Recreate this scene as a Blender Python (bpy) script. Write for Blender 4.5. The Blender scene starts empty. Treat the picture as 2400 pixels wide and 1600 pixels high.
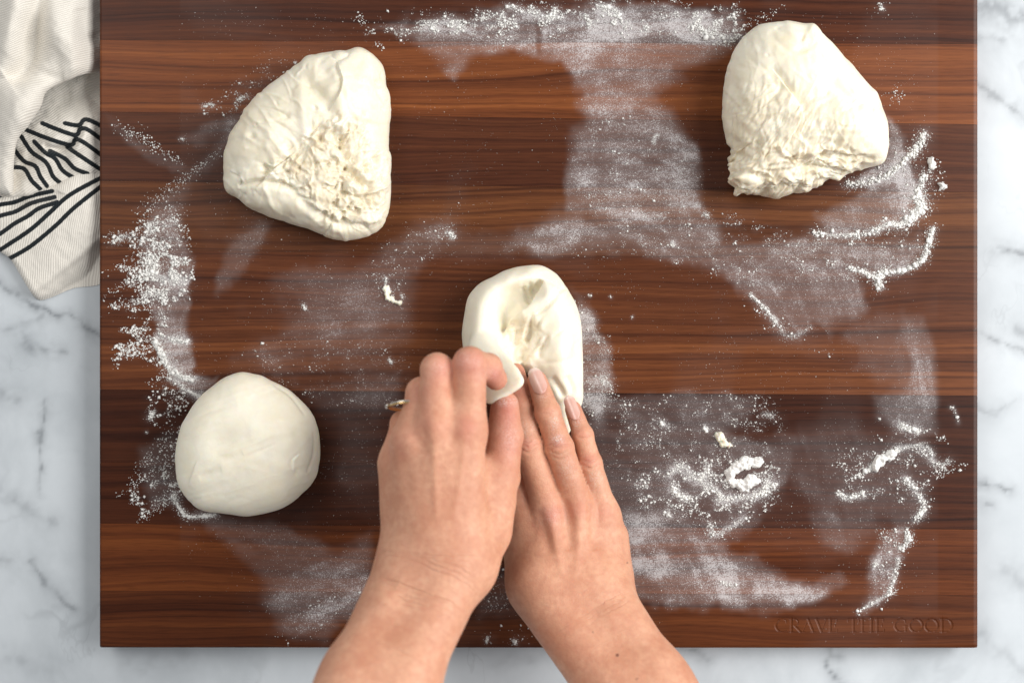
import bpy, math, random
import numpy as np

random.seed(7)
RNG = np.random.default_rng(7)
scene = bpy.context.scene
COL = scene.collection
MM = 0.001
D = 950.0                 # camera height above the board top, millimetres
PXMM = 610.0 / 2060.0     # millimetres per photo pixel on the board top
LENS = 36.0 * D / (2400 * PXMM)

# ------------------------------------------------------------------ camera
cam_d = bpy.data.cameras.new("camera")
cam = bpy.data.objects.new("camera", cam_d)
COL.objects.link(cam)
cam.location = (0, 0, D * MM)
cam.rotation_euler = (0, 0, 0)
cam_d.sensor_width = 36.0
cam_d.sensor_fit = 'HORIZONTAL'
cam_d.lens = LENS
cam_d.clip_start = 0.01
cam_d.clip_end = 20.0
cam_d.dof.use_dof = True
cam_d.dof.focus_distance = (D - 22) * MM
cam_d.dof.aperture_fstop = 3.2
scene.camera = cam

# ------------------------------------------------------------------ world and lamps
world = bpy.data.worlds.new("World")
scene.world = world
world.use_nodes = True
bg = world.node_tree.nodes['Background']
bg.inputs[0].default_value = (0.93, 0.96, 1.0, 1)
bg.inputs[1].default_value = 0.26


def area_lamp(name, loc, target, size, power, colour):
    l = bpy.data.lights.new(name, 'AREA')
    l.shape = 'RECTANGLE'
    l.size, l.size_y = size
    l.energy = power
    l.color = colour
    o = bpy.data.objects.new(name, l)
    COL.objects.link(o)
    o.location = loc
    d = [t - q for t, q in zip(target, loc)]
    from mathutils import Vector
    o.rotation_euler = Vector(d).to_track_quat('-Z', 'Y').to_euler()
    return o


area_lamp("window_light", (1.60, 0.24, 1.25), (0.05, 0.03, 0), (1.4, 1.5), 54.0, (1.0, 0.985, 0.965))
area_lamp("room_light", (-1.0, 0.9, 1.6), (-0.1, -0.05, 0), (1.3, 1.2), 15.0, (1.0, 0.97, 0.93))


vs = scene.view_settings
vs.view_transform = 'Standard'
vs.look = 'None'
vs.gamma = 1.0
vs.exposure = 0.15
vs.use_curve_mapping = False


# ------------------------------------------------------------------ helpers
def P(px, py, z=0.0):
    """photo pixel at a height z (mm over the board) -> millimetres"""
    s = PXMM * (D - z) / D
    return np.array([(px - 1200.0) * s, (800.0 - py) * s, z])


def PV(px, py, z):
    s = PXMM * (D - z) / D
    return np.stack([(px - 1200.0) * s, (800.0 - py) * s, z + 0 * px], -1)


def to_px(V):
    s = PXMM * (D - V[:, 2]) / D
    return 1200.0 + V[:, 0] / s, 800.0 - V[:, 1] / s


def _hash(ix, iy, iz, seed):
    h = (ix.astype(np.uint32) * np.uint32(374761393) + iy.astype(np.uint32) * np.uint32(668265263)
         + iz.astype(np.uint32) * np.uint32(2147483647 - 1274126177 % 1000) + np.uint32((seed * 362437 + 9176) & 0xffffffff))
    h = (h ^ (h >> np.uint32(13))) * np.uint32(1274126177)
    h = (h ^ (h >> np.uint32(15))) * np.uint32(2246822519)
    h = h ^ (h >> np.uint32(16))
    return h.astype(np.float64) / 4294967295.0


def vnoise(x, y, z=None, seed=0):
    """smooth value noise in 0..1"""
    x = np.asarray(x, float)
    y = np.asarray(y, float)
    z = np.zeros_like(x) if z is None else np.asarray(z, float)
    ix, iy, iz = np.floor(x), np.floor(y), np.floor(z)
    fx, fy, fz = x - ix, y - iy, z - iz
    u, v, w = [f * f * f * (f * (f * 6 - 15) + 10) for f in (fx, fy, fz)]
    ix, iy, iz = ix.astype(np.int64), iy.astype(np.int64), iz.astype(np.int64)
    r = 0
    for dx in (0, 1):
        for dy in (0, 1):
            for dz in (0, 1):
                wt = (u if dx else 1 - u) * (v if dy else 1 - v) * (w if dz else 1 - w)
                r = r + wt * _hash((ix + dx) & 0xffff, (iy + dy) & 0xffff, (iz + dz) & 0xffff, seed)
    return r


def fbm(x, y, z=None, octaves=4, seed=0, gain=0.5):
    a, s, t, f = 1.0, 0.0, 0.0, 1.0
    for o in range(octaves):
        s = s + a * vnoise(x * f + 17.3 * o, y * f + 9.1 * o, None if z is None else z * f, seed + o * 31)
        t += a
        a *= gain
        f *= 2.03
    return s / t


def sstep(a, b, x):
    t = np.clip((x - a) / (b - a), 0, 1)
    return t * t * (3 - 2 * t)


def seg_dist(x, y, pts):
    """distance to a polyline and position 0..1 along it"""
    pts = np.asarray(pts, float)
    best = np.full(x.shape, 1e9)
    along = np.zeros(x.shape)
    n = len(pts) - 1
    for i in range(n):
        a, b = pts[i], pts[i + 1]
        d = b - a
        L = max(d @ d, 1e-9)
        t = np.clip(((x - a[0]) * d[0] + (y - a[1]) * d[1]) / L, 0, 1)
        q = np.hypot(x - a[0] - t * d[0], y - a[1] - t * d[1])
        m = q < best
        best = np.where(m, q, best)
        along = np.where(m, (i + t) / n, along)
    return best, along


def poly_sd(x, y, pts):
    """signed distance to a polygon, negative inside"""
    pts = np.asarray(pts, float)
    d, _ = seg_dist(x, y, np.vstack([pts, pts[:1]]))
    inside = np.zeros(x.shape, bool)
    j = len(pts) - 1
    for i in range(len(pts)):
        xi, yi = pts[i]
        xj, yj = pts[j]
        if yi != yj:
            c = ((yi > y) != (yj > y)) & (x < (xj - xi) * (y - yi) / (yj - yi) + xi)
            inside ^= c
        j = i
    return np.where(inside, -d, d)


def catmull(pts, n=8, closed=False):
    pts = np.asarray(pts, float)
    out = []
    N = len(pts)
    rng = range(N if closed else N - 1)
    for i in rng:
        g = (lambda k: pts[k % N]) if closed else (lambda k: pts[min(max(k, 0), N - 1)])
        p0, p1, p2, p3 = g(i - 1), g(i), g(i + 1), g(i + 2)
        for t in np.linspace(0, 1, n, endpoint=False):
            out.append(0.5 * ((2 * p1) + (p2 - p0) * t + (2 * p0 - 5 * p1 + 4 * p2 - p3) * t * t
                              + (3 * p1 - p0 - 3 * p2 + p3) * t ** 3))
    if not closed:
        out.append(pts[-1])
    return np.array(out)


def make_mesh(name, V, F, attrs=None, smooth=True):
    """V (n,3) in millimetres, F (m,3|4)"""
    me = bpy.data.meshes.new(name)
    V = np.asarray(V, np.float32) * MM
    F = np.asarray(F, np.int32)
    k = F.shape[1]
    me.vertices.add(len(V))
    me.vertices.foreach_set('co', V.ravel())
    me.loops.add(F.size)
    me.loops.foreach_set('vertex_index', F.ravel())
    me.polygons.add(len(F))
    me.polygons.foreach_set('loop_start', np.arange(0, F.size, k, dtype=np.int32))
    me.polygons.foreach_set('use_smooth', np.full(len(F), smooth))
    me.update(calc_edges=True)
    me.validate()
    for n, a in (attrs or {}).items():
        at = me.attributes.new(n, 'FLOAT', 'POINT')
        at.data.foreach_set('value', np.asarray(a, np.float32))
    return me


def obj(name, me, mat, parent=None):
    o = bpy.data.objects.new(name, me)
    COL.objects.link(o)
    if mat is not None and me is not None:
        me.materials.append(mat)
    o.parent = parent
    return o


def tag(o, label=None, cat=None, group=None, kind=None):
    if label: o["label"] = label
    if cat: o["category"] = cat
    if group: o["group"] = group
    if kind: o["kind"] = kind
    return o


def vnormals(V, F):
    n = np.zeros_like(V)
    a, b, c = V[F[:, 0]], V[F[:, 1]], V[F[:, 2]]
    fn = np.cross(b - a, c - a)
    if F.shape[1] == 4:
        d = V[F[:, 3]]
        fn = fn + np.cross(c - a, d - a)
    for k in range(F.shape[1]):
        for ax in range(3):
            n[:, ax] += np.bincount(F[:, k], fn[:, ax], len(V))
    return n / np.maximum(np.linalg.norm(n, axis=1, keepdims=True), 1e-9)


def relax(V, F, it=2, lam=0.5):
    E = np.vstack([F[:, [i, (i + 1) % F.shape[1]]] for i in range(F.shape[1])])
    deg = np.bincount(E[:, 0], minlength=len(V)) + np.bincount(E[:, 1], minlength=len(V))
    for _ in range(it):
        S = np.zeros_like(V)
        for ax in range(3):
            S[:, ax] = np.bincount(E[:, 0], V[E[:, 1], ax], len(V)) + np.bincount(E[:, 1], V[E[:, 0], ax], len(V))
        V = V + lam * (S / np.maximum(deg, 1)[:, None] - V)
    return V


# ------------------------------------------------------------------ material helpers
class NT:
    def __init__(self, name):
        self.m = bpy.data.materials.new(name)
        self.m.use_nodes = True
        self.t = self.m.node_tree
        self.b = self.t.nodes['Principled BSDF']

    def n(self, kind, **kw):
        nd = self.t.nodes.new(kind)
        ins = kw.pop('ins', {})
        for k, v in kw.items():
            setattr(nd, k, v)
        for k, v in ins.items():
            self.set(nd.inputs[k], v)
        return nd

    def set(self, sock, v):
        if hasattr(v, 'is_linked') or hasattr(v, 'links'):
            self.t.links.new(v, sock)
        else:
            sock.default_value = v

    def math(self, op, a, b=0.0, c=0.0, clamp=False):
        nd = self.n('ShaderNodeMath', operation=op, use_clamp=clamp)
        self.set(nd.inputs[0], a)
        self.set(nd.inputs[1], b)
        self.set(nd.inputs[2], c)
        return nd.outputs[0]

    def noise(self, vec, scale, detail=3.0, rough=0.5, dist=0.0):
        nd = self.n('ShaderNodeTexNoise', ins={'Vector': vec, 'Scale': scale, 'Detail': detail,
                                               'Roughness': rough, 'Distortion': dist})
        return nd.outputs['Fac']

    def mapr(self, v, a, b, c=0.0, d=1.0, smooth=False):
        nd = self.n('ShaderNodeMapRange', ins={'Value': v, 'From Min': a, 'From Max': b, 'To Min': c, 'To Max': d})
        if smooth:
            nd.interpolation_type = 'SMOOTHSTEP'
        return nd.outputs['Result']

    def mix(self, f, a, b, blend='MIX'):
        nd = self.n('ShaderNodeMix', data_type='RGBA', blend_type=blend)
        self.set(nd.inputs['Factor'], f)
        self.set(nd.inputs[6], a)
        self.set(nd.inputs[7], b)
        return nd.outputs[2]

    def ramp(self, f, stops):
        nd = self.n('ShaderNodeValToRGB', ins={'Fac': f})
        el = nd.color_ramp.elements
        while len(el) < len(stops):
            el.new(0.5)
        for e, (p, c) in zip(el, stops):
            e.position = p
            e.color = (*c, 1)
        return nd.outputs['Color']

    def attr(self, name):
        return self.n('ShaderNodeAttribute', attribute_name=name).outputs['Fac']

    def coords(self):
        return self.n('ShaderNodeTexCoord').outputs['Object']

    def mapping(self, vec, scale=(1, 1, 1), rot=(0, 0, 0), loc=(0, 0, 0)):
        nd = self.n('ShaderNodeMapping', ins={'Vector': vec, 'Scale': scale, 'Rotation': rot, 'Location': loc})
        return nd.outputs['Vector']

    def bump(self, h, strength, dist, normal=None):
        nd = self.n('ShaderNodeBump', ins={'Height': h, 'Strength': strength, 'Distance': dist})
        if normal is not None:
            self.set(nd.inputs['Normal'], normal)
        return nd.outputs['Normal']

    def out(self, **kw):
        for k, v in kw.items():
            self.set(self.b.inputs[k.replace('_', ' ')], v)
        return self.m


def rgb(r, g, b):
    f = lambda c: (c / 255 / 12.92) if c / 255 <= 0.04045 else ((c / 255 + 0.055) / 1.055) ** 2.4
    return (f(r), f(g), f(b), 1)


def mat_wood():
    t = NT('walnut')
    co = t.coords()
    inf = t.n('ShaderNodeObjectInfo')
    rnd = inf.outputs['Random']
    off = t.n('ShaderNodeCombineXYZ', ins={'X': t.math('MULTIPLY', rnd, 31.0), 'Y': t.math('MULTIPLY', rnd, 3.7), 'Z': 0.0})
    v = t.n('ShaderNodeVectorMath', operation='ADD', ins={0: co, 1: off.outputs[0]}).outputs[0]
    warp = t.noise(t.mapping(v, (3.2, 16, 1)), 1.0, 2.0)
    warp2 = t.noise(t.mapping(v, (14, 60, 1)), 1.0, 3.0)
    sep = t.n('ShaderNodeSeparateXYZ', ins={'Vector': v})
    yw = t.math('ADD', sep.outputs['Y'], t.math('ADD', t.math('MULTIPLY', t.math('SUBTRACT', warp, 0.5), 0.026),
                                                  t.math('MULTIPLY', t.math('SUBTRACT', warp2, 0.5), 0.0025)))
    gv = t.n('ShaderNodeCombineXYZ', ins={'X': t.math('MULTIPLY', sep.outputs['X'], 0.9), 'Y': t.math('MULTIPLY', yw, 95.0), 'Z': rnd}).outputs[0]
    g1 = t.noise(gv, 1.0, 4.0, 0.55)
    gv2 = t.n('ShaderNodeCombineXYZ', ins={'X': t.math('MULTIPLY', sep.outputs['X'], 2.0), 'Y': t.math('MULTIPLY', yw, 400.0), 'Z': rnd}).outputs[0]
    g2 = t.noise(gv2, 1.0, 3.0, 0.5)
    pores = t.noise(t.mapping(v, (55, 1500, 1)), 1.0, 2.0)
    broad = t.noise(t.mapping(v, (2.2, 20, 1)), 1.0, 2.0)
    f = t.math('ADD', t.math('MULTIPLY', g1, 0.52), t.math('MULTIPLY', g2, 0.48))
    f = t.math('ADD', f, t.math('MULTIPLY', t.math('SUBTRACT', broad, 0.5), 0.16))
    c = t.ramp(f, [(0.22, (0.018, 0.0048, 0.0024)), (0.38, (0.056, 0.0155, 0.0064)), (0.52, (0.096, 0.0285, 0.0106)),
                   (0.66, (0.142, 0.0450, 0.0155)), (0.84, (0.200, 0.0720, 0.0250))])
    line = t.mapr(g2, 0.26, 0.42, 0.70, 1.0)
    c = t.mix(1.0, c, t.n('ShaderNodeCombineColor', ins={0: line, 1: line, 2: line}).outputs[0], 'MULTIPLY')
    pm = t.mapr(pores, 0.30, 0.50, 0.72, 1.0)
    c = t.mix(1.0, c, t.n('ShaderNodeCombineColor', ins={0: pm, 1: pm, 2: pm}).outputs[0], 'MULTIPLY')
    c = t.mix(1.0, c, inf.outputs['Color'], 'MULTIPLY')
    # flour dust lying on the wood
    fl = t.attr('flour')
    n1 = t.noise(co, 1250.0, 2.0, 0.65)
    n2 = t.noise(co, 420.0, 3.0, 0.6)
    n3 = t.noise(t.mapping(co, (60, 170, 1), (0, 0, -0.25)), 1.0, 3.0)
    sp = t.math('ADD', t.math('MULTIPLY', n1, 0.72), t.math('MULTIPLY', n2, 0.28))
    thr = t.math('SUBTRACT', 0.70, t.math('MULTIPLY', fl, t.mapr(n3, 0.3, 0.7, 0.24, 0.34)))
    speck = t.math('MULTIPLY', t.math('MULTIPLY', t.math('SUBTRACT', sp, thr), 8.0, clamp=True), t.mapr(fl, 0.0, 0.12, 0.0, 1.0))
    haze = t.math('MULTIPLY', fl, 0.19)
    fac = t.math('ADD', t.math('MULTIPLY', speck, 0.41), haze, clamp=True)
    c = t.mix(fac, c, (0.79, 0.77, 0.78, 1))
    rough = t.math('ADD', t.math('ADD', 0.28, t.math('MULTIPLY', pores, 0.14)), t.math('MULTIPLY', fac, 0.5), clamp=True)
    h = t.math('ADD', t.math('MULTIPLY', pores, 0.35), t.math('MULTIPLY', speck, 1.0))
    nrm = t.bump(h, 0.35, 0.00025)
    return t.out(Base_Color=c, Roughness=rough, Normal=nrm, Specular_IOR_Level=0.17)


def mat_marble():
    t = NT('white_marble')
    co = t.coords()
    w = t.n('ShaderNodeTexNoise', ins={'Vector': co, 'Scale': 5.0, 'Detail': 4.0})
    wv = t.n('ShaderNodeVectorMath', operation='MULTIPLY_ADD', ins={0: w.outputs['Color'], 1: (0.10, 0.10, 0), 2: co}).outputs[0]
    n = t.noise(t.mapping(wv, (1, 1, 1), (0, 0, 0.7)), 4.6, 5.0, 0.55)
    vein = t.mapr(t.math('ABSOLUTE', t.math('SUBTRACT', n, 0.5)), 0.0, 0.014, 1.0, 0.0, True)
    n_b = t.noise(t.mapping(wv, (1.3, 0.7, 1), (0, 0, -0.5)), 9.0, 5.0, 0.6)
    vein2 = t.mapr(t.math('ABSOLUTE', t.math('SUBTRACT', n_b, 0.5)), 0.0, 0.010, 1.0, 0.0, True)
    brk = t.mapr(t.noise(co, 13.0, 3.0), 0.50, 0.68, 0.0, 1.0)
    brk2 = t.mapr(t.noise(t.mapping(co, loc=(3, 1, 0)), 17.0, 3.0), 0.52, 0.70, 0.0, 1.0)
    cloud = t.mapr(t.noise(wv, 7.0, 6.0, 0.62), 0.42, 0.75, 0.0, 1.0)
    v = t.math('ADD', t.math('MULTIPLY', vein, brk), t.math('MULTIPLY', t.math('MULTIPLY', vein2, brk2), 0.8), clamp=True)
    cloud2 = t.mapr(t.noise(t.mapping(wv, (1, 0.6, 1), (0, 0, 0.6)), 16.0, 6.0, 0.6), 0.48, 0.72, 0.0, 1.0)
    c = t.mix(t.math('MULTIPLY', cloud, 0.50), (0.600, 0.640, 0.670, 1), (0.37, 0.405, 0.435, 1))
    c = t.mix(t.math('MULTIPLY', cloud2, 0.35), c, (0.30, 0.335, 0.36, 1))
    c = t.mix(t.math('MULTIPLY', v, 0.18), c, (0.12, 0.13, 0.145, 1))
    c = t.mix(t.math('MULTIPLY', t.attr('vein'), 0.85, clamp=True), c, (0.085, 0.095, 0.11, 1))
    return t.out(Base_Color=c, Roughness=0.32, Specular_IOR_Level=0.4)


def mat_dough(name, c0, c1, rough=0.46):
    t = NT(name)
    co = t.coords()
    n = t.noise(co, 38.0, 4.0, 0.6)
    n2 = t.noise(co, 240.0, 3.0, 0.6)
    f = t.math('ADD', t.math('MULTIPLY', n, 0.75), t.math('MULTIPLY', n2, 0.25))
    c = t.mix(t.mapr(f, 0.36, 0.66), c0, c1)
    n5 = t.mapr(t.noise(t.mapping(co, (1.0, 1.0, 1.0)), 110.0, 3.0, 0.6, 0.6), 0.38, 0.66)
    c = t.mix(t.math('MULTIPLY', t.attr('deep'), n5), c, (0.68, 0.575, 0.405, 1))
    nrm = t.bump(t.math('ADD', t.math('MULTIPLY', n2, 1.0), t.math('MULTIPLY', t.noise(co, 700.0, 2.0), 0.5)), 0.25, 0.0006)
    r = t.mapr(n, 0.3, 0.7, rough - 0.08, rough + 0.14)
    t.b.subsurface_method = 'RANDOM_WALK'
    return t.out(Base_Color=c, Roughness=r, Normal=nrm, Specular_IOR_Level=0.38, Subsurface_Weight=0.5,
                 Subsurface_Radius=(1.0, 0.75, 0.45), Subsurface_Scale=0.0032)


def mat_flour():
    t = NT('flour_powder')
    n = t.noise(t.coords(), 900.0, 3.0)
    c = t.mix(n, (0.76, 0.75, 0.72, 1), (0.86, 0.85, 0.82, 1))
    return t.out(Base_Color=c, Roughness=1.0, Specular_IOR_Level=0.1)


def mat_skin():
    t = NT('skin')
    co = t.coords()
    red = t.attr('red')
    n = t.noise(co, 45.0, 4.0, 0.6)
    n2 = t.noise(co, 260.0, 3.0, 0.6)
    base = t.mix(t.mapr(n, 0.38, 0.62), (0.575, 0.272, 0.165, 1), (0.690, 0.372, 0.238, 1))
    base = t.mix(t.math('MULTIPLY', t.mapr(n2, 0.38, 0.70), 0.42), base, (0.50, 0.195, 0.122, 1))
    base = t.mix(t.math('MULTIPLY', red, 0.75, clamp=True), base, (0.58, 0.165, 0.135, 1))
    # small brown moles and freckles
    vo = t.n('ShaderNodeTexVoronoi', ins={'Vector': co, 'Scale': 70.0, 'Randomness': 1.0})
    fre = t.mapr(vo.outputs['Distance'], 0.030, 0.075, 1.0, 0.0, True)
    sel = t.mapr(t.n('ShaderNodeSeparateColor', ins={0: vo.outputs['Color']}).outputs[0], 0.80, 0.82)
    base = t.mix(t.math('MULTIPLY', t.math('MULTIPLY', fre, sel), 0.45), base, (0.30, 0.12, 0.07, 1))
    base = t.mix(t.math('MULTIPLY', t.attr('mole'), 0.9), base, (0.10, 0.03, 0.02, 1))
    base = t.mix(t.math('MULTIPLY', t.attr('dust'), t.mapr(t.noise(co, 1300.0, 2.0), 0.42, 0.62)), base, (0.82, 0.78, 0.74, 1))
    # creases: irregular lines along the 'axial' coordinate, where 'wrinkle' is set
    ax = t.math('ADD', t.attr('axial'), t.math('MULTIPLY', t.math('SUBTRACT', t.noise(co, 70.0, 3.0), 0.5), 7.0))
    wv = t.n('ShaderNodeCombineXYZ', ins={'X': t.math('MULTIPLY', ax, 0.62), 'Y': 0.0, 'Z': 0.0}).outputs[0]
    ln = t.noise(wv, 1.0, 2.0, 0.6)
    brk = t.mapr(t.noise(co, 90.0, 2.0), 0.35, 0.6, 0.15, 1.0)
    cre = t.math('MULTIPLY', t.math('MULTIPLY', t.mapr(ln, 0.30, 0.48, 1.0, 0.0, True), t.attr('wrinkle')), brk)
    base = t.mix(t.math('MULTIPLY', cre, 0.46), base, (0.42, 0.15, 0.10, 1))
    cells = t.n('ShaderNodeTexVoronoi', feature='DISTANCE_TO_EDGE', ins={'Vector': co, 'Scale': 620.0, 'Randomness': 1.0})
    cell = t.mapr(cells.outputs['Distance'], 0.0, 0.18)
    h = t.math('SUBTRACT', t.math('ADD', t.math('MULTIPLY', cell, 0.22), t.math('MULTIPLY', n2, 0.5)), t.math('MULTIPLY', cre, 1.5))
    nrm = t.bump(h, 0.7, 0.0006)
    t.b.subsurface_method = 'RANDOM_WALK'
    r = t.mapr(n2, 0.3, 0.7, 0.44, 0.60)
    return t.out(Base_Color=base, Roughness=r, Normal=nrm, Specular_IOR_Level=0.42, Subsurface_Weight=0.30,
                 Subsurface_Radius=(1.0, 0.35, 0.2), Subsurface_Scale=0.004)


def mat_nail():
    t = NT('fingernail')
    tip = t.attr('tip')
    n = t.noise(t.mapping(t.coords(), (1, 1, 1)), 400.0, 2.0)
    c = t.mix(t.mapr(tip, 0.0, 0.5, 0.0, 1.0, True), (0.68, 0.37, 0.30, 1), (0.71, 0.43, 0.355, 1))
    c = t.mix(t.mapr(tip, 0.80, 0.93, 0.0, 1.0, True), c, (0.80, 0.62, 0.54, 1))
    c = t.mix(t.math('MULTIPLY', t.mapr(n, 0.5, 0.7), 0.06), c, (0.85, 0.78, 0.75, 1))
    return t.out(Base_Color=c, Roughness=0.22, Specular_IOR_Level=0.55, Subsurface_Weight=0.2,
                 Subsurface_Radius=(1, 0.4, 0.3), Subsurface_Scale=0.002, Coat_Weight=0.7, Coat_Roughness=0.10)


def mat_metal(name, c, rough):
    t = NT(name)
    n = t.noise(t.coords(), 300.0, 3.0)
    return t.out(Base_Color=c, Metallic=1.0, Roughness=t.mapr(n, 0.3, 0.7, rough, rough + 0.12))


def mat_cloth():
    t = NT('twill_cotton')
    co = t.coords()
    st = t.attr('stripe')
    n = t.noise(co, 900.0, 2.0)
    d = t.math('ADD', st, t.math('MULTIPLY', t.math('SUBTRACT', n, 0.5), 2.2))
    m = t.mapr(d, 4.6, 5.8, 1.0, 0.0)
    tw = t.n('ShaderNodeTexWave', wave_type='BANDS', bands_direction='X',
             ins={'Vector': t.n('ShaderNodeCombineXYZ', ins={'X': t.attr('weave'), 'Y': 0.0, 'Z': 0.0}).outputs[0], 'Scale': 1.0,
                  'Distortion': 0.0, 'Detail': 0.0})
    twf = tw.outputs['Fac']
    base = t.mix(twf, (0.64, 0.60, 0.535, 1), (0.77, 0.735, 0.67, 1))
    blk = t.mix(twf, (0.006, 0.010, 0.012, 1), (0.016, 0.020, 0.023, 1))
    c = t.mix(m, base, blk)
    nrm = t.bump(t.math('ADD', twf, t.math('MULTIPLY', n, 0.6)), 0.5, 0.0005)
    return t.out(Base_Color=c, Roughness=0.9, Normal=nrm, Specular_IOR_Level=0.15, Sheen_Weight=0.15)


M_WOOD, M_MARBLE, M_FLOUR, M_SKIN, M_NAIL, M_CLOTH = mat_wood(), mat_marble(), mat_flour(), mat_skin(), mat_nail(), mat_cloth()
M_DOUGH = mat_dough('raw_dough', (0.86, 0.785, 0.61, 1), (0.91, 0.86, 0.725, 1), 0.36)
M_DOUGH2 = mat_dough('smooth_dough', (0.89, 0.825, 0.66, 1), (0.92, 0.875, 0.75, 1), 0.44)
M_SILVER = mat_metal('silver', (0.80, 0.76, 0.70, 1), 0.16)
M_GOLD = mat_metal('gold', (0.90, 0.62, 0.28, 1), 0.14)

# ------------------------------------------------------------------ counter
T = 21.0   # board thickness


def box_mesh(name, x0, x1, y0, y1, z0, z1):
    V = np.array([[x, y, z] for z in (z0, z1) for y in (y0, y1) for x in (x0, x1)], float)
    F = np.array([[0, 2, 3, 1], [4, 5, 7, 6], [0, 1, 5, 4], [2, 6, 7, 3], [0, 4, 6, 2], [1, 3, 7, 5]])
    return make_mesh(name, V, F, smooth=False)


VEINS = [   # polyline (photo pixels), core width, strength
    ([(-40, 640), (0, 665), (60, 700), (115, 732), (170, 745), (210, 770), (260, 800)], 2.6, 0.9), ([(115, 732), (60, 760), (-20, 770)], 3.0, 0.5), ([(45, 775), (70, 800), (150, 830)], 3.0, 0.6),
    ([(62, 806), (72, 812)], 6.0, 0.7), ([(105, 945), (97, 1010), (95, 1080), (92, 1150)], 2.0, 0.8), ([(104, 948), (100, 975)], 4.0, 0.6), ([(40, 1170), (85, 1210), (130, 1225)], 5.0, 0.45),
    ([(70, 1310), (105, 1360), (132, 1395), (170, 1430)], 2.5, 0.7), ([(128, 1388), (134, 1398)], 4.5, 0.8), ([(0, 918), (34, 934)], 6.0, 0.6), ([(-10, 1312), (24, 1310)], 3.5, 0.7), ([(20, 1540), (120, 1570)], 7.0, 0.35),
    ([(2300, 8), (2340, 18), (2370, 40), (2420, 50)], 11.0, 0.8), ([(2330, 0), (2360, 30)], 7.0, 0.6), ([(2295, 88), (2330, 92), (2352, 96)], 4.0, 0.6), ([(2285, 190), (2312, 210), (2345, 235), (2400, 275)], 3.5, 0.7),
    ([(2340, 585), (2375, 590), (2420, 605)], 4.0, 0.9), ([(2300, 785), (2350, 805), (2420, 835)], 2.0, 0.7), ([(2380, 770), (2420, 800)], 6.0, 0.6), ([(2290, 965), (2330, 960), (2380, 935)], 3.0, 0.45),
    ([(2285, 1128), (2330, 1140), (2372, 1146)], 2.0, 0.85), ([(2310, 1180), (2318, 1182)], 3.0, 0.6), ([(2290, 955), (2330, 975)], 3.0, 0.4), ([(2360, 1330), (2420, 1380)], 7.0, 0.4), ([(2300, 1480), (2360, 1540), (2410, 1580)], 6.0, 0.35),
    ([(1935, 1500), (1950, 1525), (1935, 1555), (1955, 1590), (1980, 1620)], 2.4, 0.9), ([(1950, 1525), (1962, 1538)], 3.0, 0.7), ([(1580, 1505), (1630, 1528), (1655, 1548)], 2.4, 0.7), ([(1150, 1560), (1240, 1545)], 5.0, 0.35), ([(300, 1560), (420, 1540)], 9.0, 0.3)]
cxs = np.unique(np.concatenate([np.arange(-380, -278, 1.5), np.arange(-278, 278, 3.0), np.arange(278, 381, 1.5), [-900, -650, -480, 480, 650, 900]]))
cys = np.unique(np.concatenate([np.arange(-252, 252, 1.6), [-650, -450, -320, 320, 450, 600]]))
CXg, CYg = np.meshgrid(cxs, cys)
sc_ = PXMM * (D + T) / D
qx, qy = 1200 + CXg.ravel() / sc_, 800 - CYg.ravel() / sc_
jx = qx + (fbm(qx / 26, qy / 26, octaves=4, seed=901) - 0.5) * 22
jy = qy + (fbm(qx / 26, qy / 26, octaves=4, seed=902) - 0.5) * 22
vein_a = np.zeros(len(qx))
for pts, w, s_ in VEINS:
    q_, a_ = seg_dist(jx, jy, catmull(pts, 5) if len(pts) > 2 else pts)
    core_ = np.exp(-(q_ / (w * 1.8 * (0.5 + fbm(qx / 20, qy / 20, octaves=2, seed=903)))) ** 2)
    vein_a = np.maximum(vein_a, s_ * (0.42 * core_ + 0.36 * np.exp(-(q_ / (w * 5 + 6)) ** 2)))
vein_a *= 0.55 + 0.6 * sstep(0.3, 0.65, fbm(qx / 25, qy / 25, octaves=3, seed=905))
nr_, nc_ = CXg.shape
tv = np.stack([CXg.ravel(), CYg.ravel(), np.full(CXg.size, -T - 0.2)], -1)
I_ = np.arange(nr_ * nc_).reshape(nr_, nc_)
tf = np.stack([I_[:-1, :-1], I_[:-1, 1:], I_[1:, 1:], I_[1:, :-1]], -1).reshape(-1, 4)
lp_ = np.concatenate([I_[0, :], I_[1:, -1], I_[-1, -2::-1], I_[-2:0:-1, 0]])
lowv = tv[lp_].copy()
lowv[:, 2] -= 30.0
k_ = np.arange(len(lp_))
sf = np.stack([lp_, len(tv) + k_, len(tv) + (k_ + 1) % len(lp_), lp_[(k_ + 1) % len(lp_)]], -1)
counter = obj('countertop', make_mesh('countertop', np.vstack([tv, lowv]), np.vstack([tf, sf]), {'vein': np.r_[vein_a, np.zeros(len(lp_))]}, smooth=False), M_MARBLE)
tag(counter, 'white marble countertop with soft grey veins under the board', 'countertop', kind='structure')

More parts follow.
